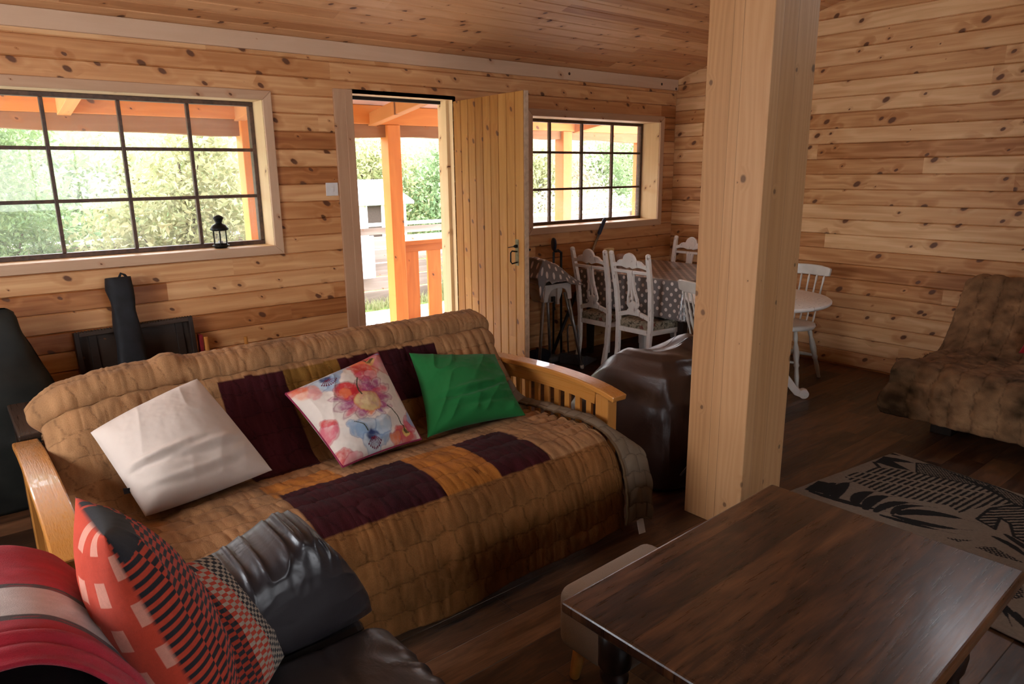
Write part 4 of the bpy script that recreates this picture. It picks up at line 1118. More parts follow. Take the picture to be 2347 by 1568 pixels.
def make_chair(label, loc, rz, group):
    t = thing('dining_chair', label, 'chair', loc, rz, group)
    # the back leans away (-x); frame line of the rear post
    def bx(z): return float(np.interp(z, [0, .2, .43, .7, .985], [-.045, -.012, 0., -.025, -.085]))
    def hw(z): return float(np.interp(z, [0, .43, .985], [.150, .166, .186]))
    for s in (-1, 1):
        pts = [(bx(z), s * hw(z), z) for z in np.linspace(0, .965, 15)]
        MB().bar(pts, [.034] * 3 + [.036] * 9 + [.034, .032, .030], .032, (0, 1, 0)).rev((bx(.962), s * hw(.962), .960), (bx(.99), s * hw(.99), .99), [(0, .016), (.3, .021), (.8, .019), (1, .008)], 12).build('rear_leg', M_paint, t, bevel=.003)
        MB().bar([(.385, s * .195, 0), (.38, s * .195, .38)], [.026, .042], [.026, .042], (0, 1, 0)).build('front_leg', M_paint, t, bevel=.003)
    # plane of the back, leaning with the posts
    z0, z1 = .45, .985
    up = Vector((bx(z1) - bx(z0), 0, z1 - z0)).normalized()
    O = Vector((bx(z0), 0, z0)); ax = Vector((0, 1, 0)); th = up.cross(ax) * .02
    def P(poly, name, m=M_paint, thk=1., bev=.003, sh=0.):
        pz = [(a, (b - z0) / up.z) for a, b in poly]
        return MB().prism(pz, O - th * (thk / 2) + th * sh, ax, up, th * thk).build(name, m, t, bevel=bev)
    # crest rail with its round medallion and scrolled wings
    half = [(.168, .870), (.168, .905), (.150, .900), (.135, .904), (.112, .925), (.085, .932), (.068, .930)]
    topc = arc(0, .922, .064, 12, 168, 16)
    low = [(-.168, .868), (-.12, .878), (-.08, .880), (-.05, .872), (-.03, .866), (-.012, .872), (0, .878), (.012, .872), (.03, .866), (.05, .872), (.08, .880), (.12, .878)]
    crest_ = P(half[1:] + topc + [(-a, b) for a, b in half[1:]][::-1] + low[0:1] + low[1:] + [half[0]], 'crest_rail', thk=1.1)
    ring = [(a, b) for a, b in arc(0, .922, .052, 0, 360, 24)][:-1]
    P(ring, 'medallion', thk=.3, bev=.002, sh=-.62).parent = crest_
    P([(-.170, .828), (.170, .828), (.170, .850), (-.170, .850)], 'back_rail')
    # pierced vase splat
    def strip(f, w): 
        zz = np.linspace(.545, .83, 16)
        L = [(f(z) - w(z), z) for z in zz]; R = [(f(z) + w(z), z) for z in zz][::-1]
        return R[::-1] + L[::-1]
    vase = lambda z: float(np.interp(z, [.545, .585, .62, .70, .78, .83], [.030, .058, .054, .034, .030, .036]))
    for s in (-1, 1):
        P(strip(lambda z: s * (vase(z) - .010), lambda z: .0105), 'splat_bar')
    P(strip(lambda z: 0., lambda z: float(np.interp(z, [.545, .6, .64, .83], [.010, .004, .007, .012]))), 'splat_bar')
    P([(-.036, .535), (.036, .535), (.060, .575), (.058, .60), (.030, .585), (.012, .600), (0, .612), (-.012, .600), (-.030, .585), (-.058, .60), (-.060, .575)], 'splat_foot')
    P([(-.170, .455), (-.165, .49), (-.12, .508), (-.07, .52), (-.045, .545), (.045, .545), (.07, .52), (.12, .508), (.165, .49), (.170, .455), (.12, .472), (.05, .490), (-.05, .490), (-.12, .472)], 'lower_rail')
    MB().prism([(-.012, -.172), (.405, -.218), (.405, .218), (-.012, .172)], (0, 0, .345), (1, 0, 0), (0, 1, 0), (0, 0, .04)).build('seat_frame', M_paint, t, bevel=.004)
    MB().prism([(-.002, -.160), (.398, -.212), (.398, .212), (-.002, .160)], (0, 0, .372), (1, 0, 0), (0, 1, 0), (0, 0, .075)).build('seat_pad', M_tap, t, bevel=.028, seg=4)
    return t
GC = 'white painted dining chairs with tapestry seats'
ca_ = make_chair('worn white carved chair, nearer the highchair of the two backed toward the camera', (-1.535, -.455, 0), 0, GC)
def clone(o, loc, rz, label):
    c = copy_tree(o); c.location = loc; c.rotation_euler = (0, 0, rz); c['label'] = label
    return c
clone(ca_, (-1.525, -.885, 0), 0, 'worn white carved chair in the middle of the table side, just above the bean bag')
clone(ca_, (-.27, -.405, 0), PI, 'worn white carved chair facing the camera behind the polka dot table')

# ---- dining table under a polka dot oilcloth
def mat_dots(name='grey_polka_dot_oilcloth', per=.058, r=.0135):
    g = G(name, .28, .5)
    x = g.sep(g.uv())
    u = g.m1('DIVIDE', g.add(x[0], x[1]), per * 1.414); v = g.m1('DIVIDE', g.sub(x[0], x[1]), per * 1.414)
    du = g.mul(g.sub(g.m1('FRACT', u), .5), per); dv = g.mul(g.sub(g.m1('FRACT', v), .5), per)
    d = g.m1('SQRT', g.add(g.mul(du, du), g.mul(dv, dv)))
    m = g.mapr(d, r + .0008, r - .0008)
    g.base(g.mix(m, (.165, .145, .136), (.72, .63, .565)))
    g.b.inputs['Coat Weight'].default_value = .25
    g.bump(g.noise(g.obj(), 9., 3.), .004)
    return g.m
M_dots = mat_dots()
M_tleg = plain('white_painted_table_wood', (.5, .45, .4), .5)
dt = thing('dining_table', 'rectangular dining table beneath the grey polka dot cloth', 'dining table', (-.905, -.655, 0))
TX, TY, TZ = .455, .545, .770
MB().box(-TX, TX, -TY, TY, TZ - .028, TZ).build('table_top', M_tleg, dt, bevel=.006)
MB().box(-TX + .06, TX - .06, -TY + .03, TY - .03, TZ - .12, TZ - .028).build('apron', M_tleg, dt)
for sx in (-1, 1):
    for sy in (-1, 1):
        MB().bar([(sx * (TX - .09), sy * (TY - .042), 0), (sx * (TX - .09), sy * (TY - .042), TZ - .1)], [.045, .06], [.045, .06], (1, 0, 0)).build('leg', M_tabled, dt)

def draped(cx, cy, cz, hx_, hy_, hang, res=.0125, skirt=(1, 1, 1, 1), flare=.018, rot=0., seed=5, wav=.012):
    """cloth over a rectangle; skirt = overhang factors (-x, +x, -y, +y)"""
    lx0, lx1, ly0, ly1 = -hx_ - hang * skirt[0], hx_ + hang * skirt[1], -hy_ - hang * skirt[2], hy_ + hang * skirt[3]
    s = np.linspace(lx0, lx1, int((lx1 - lx0) / res)); t = np.linspace(ly0, ly1, int((ly1 - ly0) / res))
    S, T = np.meshgrid(s, t, indexing='ij')
    ex = np.clip(np.abs(S) - hx_, 0, None) * np.sign(S); ey = np.clip(np.abs(T) - hy_, 0, None) * np.sign(T)
    d = np.hypot(ex, ey)
    cxn = ex / (d + 1e-9); cyn = ey / (d + 1e-9)
    px = np.clip(S, -hx_, hx_); py = np.clip(T, -hy_, hy_)
    r0 = .012
    th_ = np.clip(d / r0, 0, PI / 2)
    out = np.where(d < r0 * PI / 2, r0 * np.sin(th_), r0 + (d - r0 * PI / 2) * 0) + flare * smooth(0, hang, d)
    dn = np.where(d < r0 * PI / 2, r0 * (1 - np.cos(th_)), r0 + d - r0 * PI / 2)
    corner = (np.abs(ex) > 0) & (np.abs(ey) > 0)
    w_ = smooth(.02, hang, d) * wav * np.sin((S * (np.abs(ey) > 0) + T * (np.abs(ex) > 0)) * 14 + seed)
    X_ = px + cxn * (out + w_); Y_ = py + cyn * (out + w_); Z_ = -dn
    X_ += corner * cxn * d * .10; Y_ += corner * cyn * d * .10
    F = grid_faces(len(s), len(t), 0)
    keep = (d.ravel()[F].max(1) <= hang + 1e-6)
    V = np.stack([X_ + cx, Y_ + cy, Z_ + cz + .0035], 2).reshape(-1, 3)
    return V, F[keep], np.c_[S.ravel(), T.ravel()]
V, F, UVs = draped(-.905, -.675, TZ, TX + .006, TY + .006, .308, skirt=(1, 1, 1, .2), wav=.003, flare=.016)
me = np_mesh('tablecloth', V, F, uv=UVs)
tc = link_mesh('tablecloth', me, M_dots); so = tc.modifiers.new('t', 'SOLIDIFY'); so.thickness = .002; so.offset = 1
tag(tc, 'grey oilcloth with pale polka dots covering the dining table', 'tablecloth', 'polka dot oilcloths')

# things on the table
cd = MB().box(-.05, .05, -.03, .03, 0, .16).build('candle', plain('pale_yellow_wax', (.62, .46, .22), .5, var=.06), bevel=.008, seg=3)
cd.location = (-1.115, -.21, TZ + .007); cd.rotation_euler = (0, 0, .3)
tag(cd, 'pale yellow rectangular block standing on the polka dot cloth behind the chairs', 'candle')
bw_ = MB().lathe((0, 0, 0), [(.02, 0), (.03, .004), (.05, .03), (.058, .06), (.052, .085), (.035, .098), (.012, .10)], 20).build('ornament', plain('pinkish_clay', (.42, .25, .18), .6))
bw_.location = (-.975, -.235, TZ + .007)
tag(bw_, 'small rounded pinkish ornament on the polka dot cloth beside the yellow block', 'ornament')

# ---- highchair with its own dotted cover
M_hc = plain('white_highchair_plastic', (.62, .58, .54), .35, var=.03)
M_tube = plain('grey_tube_steel', (.30, .29, .28), .35, metal=.6, var=.06)
M_rub = plain('pale_rubber_foot', (.55, .48, .40), .7)
hc = thing('highchair', 'white plastic highchair with splayed grey tube legs behind the open door', 'highchair', (-1.945, -.30, 0))
for sx, sy, px, py in ((-1, -1, -.24, -.185), (1, -1, .245, -.185), (-1, 1, -.22, .20), (1, 1, .235, .20)):
    b = MB().cyl((px, py, .012), (sx * .125, sy * .12, .66), .0125, .0125, 12)
    lg = b.build('leg', M_tube, hc)
    MB().rev((px, py, 0), (px * .985, py * .985, .03), [(0, .014), (.4, .017), (1, .0165)], 12).build('rubber_foot', M_rub, lg)
# moulded seat: arched skirt panels on four sides around a tub
for axis, s in (('x', -1), ('x', 1), ('y', -1), ('y', 1)):
    w = .15
    poly = [(-w, .60), (-w + .012, .735), (w - .012, .735), (w, .60), (w - .04, .60), (w - .05, .65), (w - .075, .685), (w - .11, .70), (-w + .11, .70), (-w + .075, .685), (-w + .05, .65), (-w + .04, .60)]
    if axis == 'y': MB().prism(poly, (0, s * .145 - .006, 0), (1, 0, 0), (0, 0, 1), (0, .012, 0)).build('seat_skirt', M_hc, hc, bevel=.003)
    else: MB().prism(poly, (s * .145 - .006, 0, 0), (0, 1, 0), (0, 0, 1), (.012, 0, 0)).build('seat_skirt', M_hc, hc, bevel=.003)
tub = MB()
pr = [(.09, .585), (.105, .58), (.118, .60), (.135, .66), (.142, .735)]
tub.lathe((0, 0, 0), [(.02, .582)] + pr + [(.135, .735), (.125, .66), (.108, .61), (.02, .60)], 24)
tub.build('seat', M_hc, hc)
MB().box(-.145, -.120, -.12, .12, .70, .93).build('backrest', M_hc, hc, bevel=.012, seg=3)
MB().box(-.012, .012, -.155, -.135, .57, .70).build('crotch_post', M_hc, hc, bevel=.004)
MB().tube([(-.06, -.15, .63), (-.05, -.165, .60), (-.05, -.16, .56), (-.04, -.155, .53)], .008, 8).box(-.075, -.045, -.168, -.150, .60, .64).build('harness_buckle', plain('black_harness', (.01, .01, .01), .5), hc)
# dotted cover thrown over it: high over the back, falling to the tray
s = np.linspace(-.22, .24, 70); t = np.linspace(-.255, .21, 70)
S, T = np.meshgrid(s, t, indexing='ij')
ht = np.interp(S, [-.22, -.16, -.13, -.10, .0, .12, .19, .24], [.80, .935, .945, .93, .875, .79, .755, .735])
edge = np.clip((-.165 - T) / .085, 0, 1)
ht = ht - edge ** 1.3 * np.interp(S, [-.22, -.1, .05, .24], [.16, .185, .085, .03]) + fbm(S * 14, T * 14, 87) * .03 + np.sin(T * 40 + S * 20) * .004
ht = ht - np.clip((T - .15) / .06, 0, 1) * .08
YY = T + .045 * edge
me = np_mesh('highchair_cover', np.stack([S - 1.945, YY - .30 + .02, ht], 2).reshape(-1, 3), grid_faces(70, 70), uv=np.c_[(S * 1.15).ravel(), (T * 1.25).ravel()])
hcv = link_mesh('highchair_cover', me, M_dots); so = hcv.modifiers.new('t', 'SOLIDIFY'); so.thickness = .003; so.offset = 1
tag(hcv, 'grey polka dot cloth thrown over the highchair behind the open door', 'cloth', 'polka dot oilcloths')

# ---- things leaning in the corner behind the highchair
M_steel = plain('brushed_steel_tube', (.42, .42, .43), .25, metal=.9, var=.05)
M_blk = plain('black_plastic', (.012, .013, .016), .45, var=.2)
M_blue = plain('dark_blue_grip', (.015, .025, .055), .5, var=.2)
mp = thing('mop', 'mop with steel handle and dark blue grip leaning under the small window', 'mop', (-1.745, -.13, 0))
d_ = Vector((.770, .105, 1.185))
mh_ = MB().cyl(d_ * .46, d_ * .90, .0125, .0125).build('handle', M_steel, mp)
MB().rev(d_ * .88, d_, [(0, .0125), (.06, .017), (.85, .018), (1, .009)]).build('grip', M_blue, mh_)
MB().cyl(d_ * .06, d_ * .47, .014, .015).build('lower_handle', M_blk, mp)
MB().box(-.06, .08, -.07, .05, .0, .05).build('mop_head', plain('grey_mop_cloth', (.10, .095, .095), .95), mp, bevel=.018, seg=3)
dp = thing('dustpan', 'grey long handled dustpan on the floor between highchair and chair legs', 'dustpan', (-1.56, -.30, 0), math.radians(20))
MB().prism([(-.13, 0), (.12, 0), (.12, .01), (-.09, .085), (-.13, .09)], (0, -.12, 0), (1, 0, 0), (0, 0, 1), (0, .24, 0)).build('pan', plain('dark_grey_plastic', (.055, .055, .06), .5), dp, bevel=.012, seg=3)
MB().tube([(-.10, -.05, .075), (-.12, -.05, .30), (-.12, -.04, .34), (-.12, .04, .34), (-.12, .05, .30), (-.10, .05, .075)], .007).cyl((-.12, 0, .34), (-.15, .07, .62), .009).build('handle', M_tube, dp)
fg = thing('metal_stand', 'thin dark metal stand with an upright oval blue disc behind the highchair', 'stand', (-1.615, -.075, 0))
MB().tube([(.045, -.015, 0), (.04, -.012, .80), (.04, -.012, .925), (.0, -.01, .945)], [.010, .011, .012, .012]).build('leg', M_blk, fg)
MB().tube([(-.03, .01, 0), (-.03, .012, .80), (-.028, .012, .93), (.0, -.01, .945)], [.010, .011, .012, .012]).build('leg', M_blk, fg)
MB().rev((-.052, -.002, 1.0), (-.030, -.012, 1.0), [(0, .03), (.15, .052), (.5, .055), (.85, .052), (1, .03)], 20).build('disc', M_blue, fg)
fg.children[-1].scale = (1, .62, 1.0)
MB().tube([(-.04, -.005, .955), (-.02, -.008, .94), (.0, -.01, .94)], .012).build('bracket', M_blk, fg)
bgo = MB().box(-.10, .10, -.07, .07, 0, .12).build('cloth_bag', plain('dark_blue_cloth', (.012, .016, .03), .9), bevel=.05, seg=4)
bgo.location = (-1.86, -.12, 0); tag(bgo, 'small dark blue bundle on the floor under the highchair', 'bag')

# ---- round white pedestal table and two spindle back chairs
rt = thing('round_table', 'small round worn white pedestal table partly behind the timber post', 'round table', (-1.290, -1.790, 0))
MB().lathe((0, 0, 0), [(.44, .693), (.485, .700), (.495, .710), (.495, .722), (.487, .728), (.01, .729)], 64).build('table_top', M_paint, rt)
MB().lathe((0, 0, 0), [(.17, .675), (.17, .693)], 32).build('top_block', M_paint, rt)
MB().lathe((0, 0, 0), [(.075, .19), (.08, .24), (.05, .28), (.038, .34), (.05, .42), (.06, .48), (.045, .54), (.055, .60), (.09, .68)], 28).build('pedestal', M_paint, rt)
for k in range(3):
    a = math.radians(-52 + 120 * k)
    ca, sa = math.cos(a), math.sin(a)
    pp_, _ = crs([(.05, .25), (.14, .245), (.24, .15), (.31, .06), (.345, .035), (.385, .045)], 14)
    MB().bar([(r * ca, r * sa, z) for r, z in pp_], [.05] * 6 + [.046] * 5 + [.048, .05, .05], [.075, .075, .07, .07, .065, .06, .055, .05, .05, .05, .05, .052, .052, .05], (-sa, ca, 0)).cyl((.372 * ca - sa * .028, .372 * sa + ca * .028, .034), (.372 * ca + sa * .028, .372 * sa - ca * .028, .034), .034, .034, 18).build('claw_foot', M_paint, rt, bevel=.003)

def spin(r, ln=1.): return [(0, r * .5), (.08, r * .75), (.2, r * .55), (.3, r * .95), (.4, r * 1.25), (.5, r * .8), (.58, r * 1.2), (.62, r * .7), (.8, r * .6), (.92, r * .85), (1, r * .55)]
def make_windsor(label, loc, rz, group):
    t = thing('spindle_back_chair', label, 'chair', loc, rz, group)
    MB().lathe((0, 0, 0), [(.15, .405), (.195, .415), (.205, .43), (.20, .445), (.16, .45), (.01, .440)], 36).build('seat', M_cream, t)
    for sx in (-1, 1):
        for sy in (-1, 1):
            MB().rev((sx * .12, sy * .12, .41), (sx * .20, sy * .20, 0), [(0, .013), (.12, .017), (.2, .012), (.28, .020), (.42, .024), (.55, .017), (.6, .022), (.64, .015), (.8, .018), (.95, .013), (1, .014)], 14).build('leg', M_cream, t)
        MB().rev((sx * .165, -.165, .18), (sx * .165, .165, .18), [(0, .009), (.5, .017), (1, .009)], 12).build('stretcher', M_cream, t)
    MB().rev((-.165, 0, .18), (.165, 0, .18), [(0, .009), (.5, .016), (1, .009)], 12).build('stretcher', M_cream, t)
    ys = np.linspace(-.20, .20, 15)
    cx = lambda y: -.255 + .04 * (1 - (y / .20) ** 2) * -1 + .02
    for y in np.linspace(-.155, .155, 6):
        MB().rev((-.165 + .0 * y, y * .82, .44), (cx(y) + .012, y, .80), spin(.0105), 12).build('spindle', M_cream, t)
    MB().bar([(cx(y), y, .825 + .008 * math.cos(y * 8)) for y in ys], .022, [.058] + [.072] * 2 + [.08] * 9 + [.072] * 2 + [.058], (1, 0, .12)).build('crest_rail', M_cream, t, bevel=.006)
    return t
GW = 'cream spindle back chairs at the round table'
wa_ = make_windsor('cream spindle back chair between the round table and the right wall', (-.70, -1.715, 0), PI + .10, GW)
cl = copy_tree(wa_); cl.location = (-1.565, -1.725, 0); cl.rotation_euler = (0, 0, -.30)
cl['label'] = 'cream spindle back chair mostly hidden behind the left edge of the timber post'

# ================================================================== ALONG THE WINDOW WALL, BEHIND THE FUTON
ln_ = thing('lantern', 'small black metal lantern with glass panes standing on the left window sill', 'lantern', (-4.332, .078, 1.155))
K = 6
MB().lathe((0, 0, 0), [(.034, 0), (.038, .004), (.050, .014), (.052, .018), (.040, .022), (.040, .03)], 24).build('base', M_iron, ln_)
for k in range(K):
    a = 2 * PI * k / K + .2
    MB().box(-.0025, .0025, -.0025, .0025, .022, .115, Matrix.Translation((.041 * math.cos(a), .041 * math.sin(a), 0))).build('bar', M_iron, ln_)
g_ = bpy.data.meshes.new('glass'); 
vs = [(.039 * math.cos(2 * PI * k / K + .2), .039 * math.sin(2 * PI * k / K + .2), z) for z in (.024, .113) for k in range(K)]
g_.from_pydata(vs, [], [(k, (k + 1) % K, K + (k + 1) % K, K + k) for k in range(K)])
link_mesh('glass', g_, M_glass, ln_)
MB().lathe((0, 0, 0), [(.042, .108), (.052, .112), (.056, .117), (.050, .128), (.040, .142), (.026, .150), (.020, .154)], 24).build('roof', M_iron, ln_)
lr_ = ln_.children[-1] if ln_.children[-1].name.startswith('roof') else [c for c in ln_.children if c.name.startswith('roof')][0]
MB().lathe((0, 0, 0), [(.020, .152), (.018, .158), (.024, .170), (.031, .184), (.032, .188), (.022, .197), (.010, .203), (.002, .204)], 24).build('vent_cap', M_iron, lr_)
MB().lathe((0, 0, 0), [(.014, .028), (.014, .045), (.004, .046)], 16).build('tea_light', plain('tea_light_metal', (.5, .5, .52), .3, metal=.8), ln_)

M_blackcloth = plain('black_cloth', (.010, .0105, .013), .75, var=.35, scale=14, bump=.002)
M_olive = plain('black_green_waxed_cloth', (.010, .0115, .009), .6, var=.35, scale=9, bump=.003)
# tall narrow cloth covered bag leaning on the wall
n1, n2 = 50, 14
zz = np.linspace(0, 1.065, n1)
lft = np.interp(zz, [0, .4, .8, .93, 1.0, 1.065], [-.085, -.080, -.066, -.062, -.074, -.068])
rgt = np.interp(zz, [0, .4, .8, .88, .95, 1.0, 1.065], [.085, .080, .066, .052, .062, .066, .058])
V1 = []; 
ths = np.linspace(0, 2 * PI, 28, endpoint=False)
for i, z in enumerate(zz):
    c = (lft[i] + rgt[i]) / 2; w = (rgt[i] - lft[i]) / 2
    for q in ths:
        V1.append((c + w * np.sign(math.cos(q)) * abs(math.cos(q)) ** .55 + .003 * math.sin(z * 30 + q * 2), .045 * np.sign(math.sin(q)) * abs(math.sin(q)) ** .7 + .004 * math.sin(z * 22 + q * 3), z))
m = len(ths)
Fq = [(i * m + k, i * m + (k + 1) % m, (i + 1) * m + (k + 1) % m, (i + 1) * m + k) for i in range(n1 - 1) for k in range(m)] + [tuple(range(m))[::-1], tuple((n1 - 1) * m + k for k in range(m))]
me = bpy.data.meshes.new('long_bag'); me.from_pydata(V1, [], Fq)
lb = thing('long_bag', 'tall narrow black cloth bag leaning on the wall under the wide window', 'bag', (-4.955, -.265, 0)); lb.rotation_euler = (math.radians(-9.0), 0, 0)
link_mesh('body', me, M_blackcloth, lb, smooth=True)
MB().tube([(.0, .0, 1.06), (.012, -.01, 1.085), (.030, -.005, 1.075), (.04, 0, 1.06)], .007).build('carry_loop', M_blackcloth, lb)
# dark framed wooden tray on edge behind it
M_dkw = wood('dark_old_wood', 'xzy', 0, tones=[(0., (.012, .0065, .004)), (.5, (.028, .015, .009)), (1., (.05, .028, .016))], knots=.2, rough=.5, rings=40)
tr = thing('wooden_tray', 'large dark wooden framed tray standing on edge against the wall behind the futon', 'tray', (-4.885, -.115, 0)); tr.rotation_euler = (math.radians(-5), math.radians(-1.2), 0)
MB().box(-.30, .30, .012, .022, .0, .76).build('tray_base', M_dkw, tr)
for x0, x1 in ((-.31, -.285), (.285, .31)): MB().box(x0, x1, -.035, .025, 0, .77).build('side_rim', M_dkw, tr, bevel=.003)
for z0, z1 in ((.0, .025), (.745, .77)): MB().box(-.285, .285, -.035, .025, z0, z1).build('rim', M_dkw, tr, bevel=.003)
for x in (-.22, .235, .02): MB().box(x - .02, x + .02, 0, .014, .025, .745).build('batten', M_dkw, tr, bevel=.002)
rope = MB()
for k in range(40): rope.lathe((-.30 + k * .0154, -.03, .772), [(.002, -.006), (.008, 0), (.002, .006)], 8)
rope.build('beaded_edge', M_dkw, tr)
rdf = MB().box(-.004, .012, -.06, .0, 0, .66).build('red_folder', plain('red_card', (.22, .012, .015), .6)); rdf.location = (-4.563, -.045, 0)
tag(rdf, 'thin red folder standing beside the dark wooden tray', 'folder')
for (x, y, z, lab) in ((-4.62, -.50, .73, 'wooden stick end showing above the futon back in front of the dark tray'), (-4.405, -.50, .70, 'wooden stick end showing above the futon back right of the dark tray')):
    st_ = MB().cyl((0, 0, 0), (-.02, .0, z), .012, .011).build('wooden_stick', M_stoolleg); st_.location = (x, y, 0); tag(st_, lab, 'stick')
# black bag at the left edge of the picture
def loft(name, rings, mat, nseg=28, p=.6, seed=3, amp=.012):
    """rings = [(z, x0, x1, y0, y1)]"""
    R = np.array(rings, float); zz = np.linspace(R[0, 0], R[-1, 0], 46)
    I = [np.interp(zz, R[:, 0], R[:, k]) for k in range(1, 5)]
    th_ = np.linspace(0, 2 * PI, nseg + 1)
    TH, K_ = np.meshgrid(th_, np.arange(len(zz)), indexing='ij')
    c, s = np.cos(TH), np.sin(TH)
    cx = (I[0] + I[1]) / 2; wx = (I[1] - I[0]) / 2; cy = (I[2] + I[3]) / 2; wy = (I[3] - I[2]) / 2
    f = 1 + (ridge(TH * 2, zz[K_] * 7, seed) - .5) * amp * 6
    X_ = cx[K_] + wx[K_] * f * np.sign(c) * np.abs(c) ** p; Y_ = cy[K_] + wy[K_] * f * np.sign(s) * np.abs(s) ** p
    V = np.stack([X_, Y_, zz[K_]], 2)
    me = np_mesh(name, V.reshape(-1, 3), grid_faces(nseg + 1, len(zz), 0, True))
    bm = bmesh.new(); bm.from_mesh(me); bmesh.ops.remove_doubles(bm, verts=bm.verts, dist=1e-5)
    bmesh.ops.holes_fill(bm, edges=[e for e in bm.edges if e.is_boundary]); bmesh.ops.recalc_face_normals(bm, faces=bm.faces); bm.to_mesh(me); bm.free()
    me.polygons.foreach_set('use_smooth', [True] * len(me.polygons))
    return link_mesh(name, me, mat)
kb = loft('kit_bag', [(0, -6.05, -5.36, -.52, -.10), (.35, -6.05, -5.34, -.52, -.10), (.52, -6.0, -5.345, -.50, -.12), (.62, -5.98, -5.375, -.48, -.14), (.75, -5.9, -5.425, -.42, -.18), (.88, -5.85, -5.455, -.38, -.22), (.965, -5.80, -5.480, -.35, -.25), (.975, -5.78, -5.50, -.33, -.27)], M_olive, seed=31)
tag(kb, 'bulky black bag standing by the wall at the left edge of the picture', 'bag')
# low side table at the end of the futon
M_dktop = wood('dark_side_table_wood', 'yxz', 0, tones=[(0., (.03, .017, .011)), (.5, (.05, .03, .02)), (1., (.07, .043, .028))], knots=.1, rough=.28, rings=60, coat=.2)
sd = thing('side_table', 'low dark wooden side table behind the left arm of the futon', 'side table', (-5.443, -.93, 0))
MB().box(-.14, .14, -.30, .21, .575, .60).build('table_top', M_dktop, sd, bevel=.006)
for sx in (-.11, .11):
    for sy in (-.27, .18): MB().box(sx - .02, sx + .02, sy - .02, sy + .02, 0, .575).build('leg', M_dkw, sd)
# ================================================================== VERANDA AND BEYOND
M_or = wood('orange_stained_timber', 'xzy', 0, tones=[(0., (.36, .10, .018)), (.5, (.55, .18, .035)), (1., (.68, .27, .06))], knots=1.2, rings=45, rough=.6, kscale=(1.8, .8))
M_orz = wood('orange_stained_upright', 'zxy', 0, tones=[(0., (.36, .10, .018)), (.5, (.55, .18, .035)), (1., (.68, .27, .06))], knots=1.2, rings=45, rough=.6, kscale=(1.8, .8))
M_ory = wood('orange_stained_rafter', 'yxz', 0, tones=[(0., (.40, .15, .035)), (.5, (.58, .25, .07)), (1., (.7, .34, .10))], knots=.8, rings=45, rough=.6, kscale=(1.8, .8))
M_bark = wood('weathered_log_edge', 'xzy', 0, tones=[(0., (.16, .07, .028)), (.5, (.26, .125, .055)), (1., (.34, .18, .085))], knots=.6, rings=40, rough=.8)
M_soffit = plain('pale_veranda_ceiling', (.55, .36, .27), .8, var=.06, scale=6)
M_grey = wood('weathered_grey_board', 'xzy', .15, 0, 2.4, [(0., (.16, .125, .10)), (.5, (.27, .215, .18)), (1., (.38, .31, .26))], knots=.6, rings=50, rough=.85)
M_greyz = wood('weathered_grey_upright', 'zxy', 0, tones=[(0., (.16, .125, .10)), (.5, (.28, .215, .165)), (1., (.38, .30, .23))], knots=.6, rings=50, rough=.85)
M_pale = plain('daylit_pale_cap', (.55, .49, .44), .8)  # daylight on the fence cap put into a paler colour
M_whiteb = plain('white_board', (.75, .74, .72), .6, var=.02)

def gravel():
    g = G('gravel', .95, .2)
    o = g.obj()
    vo = g.nd('ShaderNodeTexVoronoi', {'Vector': o, 'Scale': 26.}); n = g.noise(o, 1.2, 3.)
    c = g.sep(vo.outputs['Color'])[0]
    g.base(g.ramp(g.add(g.mul(c, .8), g.mul(n, .2)), [(.1, (.16, .16, .17)), (.45, (.48, .46, .45)), (.9, (.72, .69, .66))]))
    g.bump(g.sub(1., vo.outputs['Distance']), .02)
    return g.m
def grassmat():
    g = G('ground_grass', .95, .2)
    n = g.noise(g.obj(), 6., 4.)
    g.base(g.ramp(n, [(.3, (.07, .11, .025)), (.7, (.17, .22, .06))]))
    return g.m
MB().box(-26, 30, .2, 3.5, -.30, -.12).build('ground_gravel', gravel())['kind'] = 'structure'
MB().box(-26, 30, 3.5, 40, -.34, -.13).build('ground_grass', grassmat())['kind'] = 'structure'
# hillside closing the view
hx_ = np.linspace(-30, 40, 60); hy_ = np.linspace(12, 40, 30); A, B = np.meshgrid(hx_, hy_, indexing='ij')
me = np_mesh('hillside', np.stack([A, B, -.2 + (B - 12) * .34 + fbm(A * .2, B * .2, 101) * 2.], 2).reshape(-1, 3), grid_faces(60, 30))
hm = G('distant_woodland', .95, .1)
hn = hm.noise(hm.obj(), 1.3, 6., .65, .4)
hm.base(hm.ramp(hn, [(.35, (.05, .08, .035)), (.5, (.10, .14, .065)), (.68, (.19, .22, .12))]))
tag(link_mesh('hillside', me, hm.m), kind='structure')

# beam with a wavy lower edge along the veranda, and the lighter beam above it
lx = np.linspace(-9, 5, 220)
wav = fbm(lx * .9, lx * 0, 111, 3) * .10
pts = [(x, 1.935 + .012 * (x + 2) * .5 + w) for x, w in zip(lx, wav)]
lowb = MB()
for (xa, za), (xb, zb) in zip(pts[:-1], pts[1:]):
    lowb.add([(xa, 1.50, za), (xb, 1.50, zb), (xb, 1.50, 2.035), (xa, 1.50, 2.035), (xa, 1.62, za), (xb, 1.62, zb), (xb, 1.62, 2.035), (xa, 1.62, 2.035)],
             [(0, 1, 2, 3), (4, 7, 6, 5), (0, 4, 5, 1)])
eb = lowb.build('eaves_log', M_bark); tag(eb, 'weathered wavy edged log along the veranda eaves seen through windows and door', 'beam')
vb = MB().box(-9, 5, 1.47, 1.60, 2.036, 2.20).build('veranda_beam', M_or, bevel=.005); tag(vb, 'straight orange timber beam above the wavy log at the veranda eaves', 'beam')
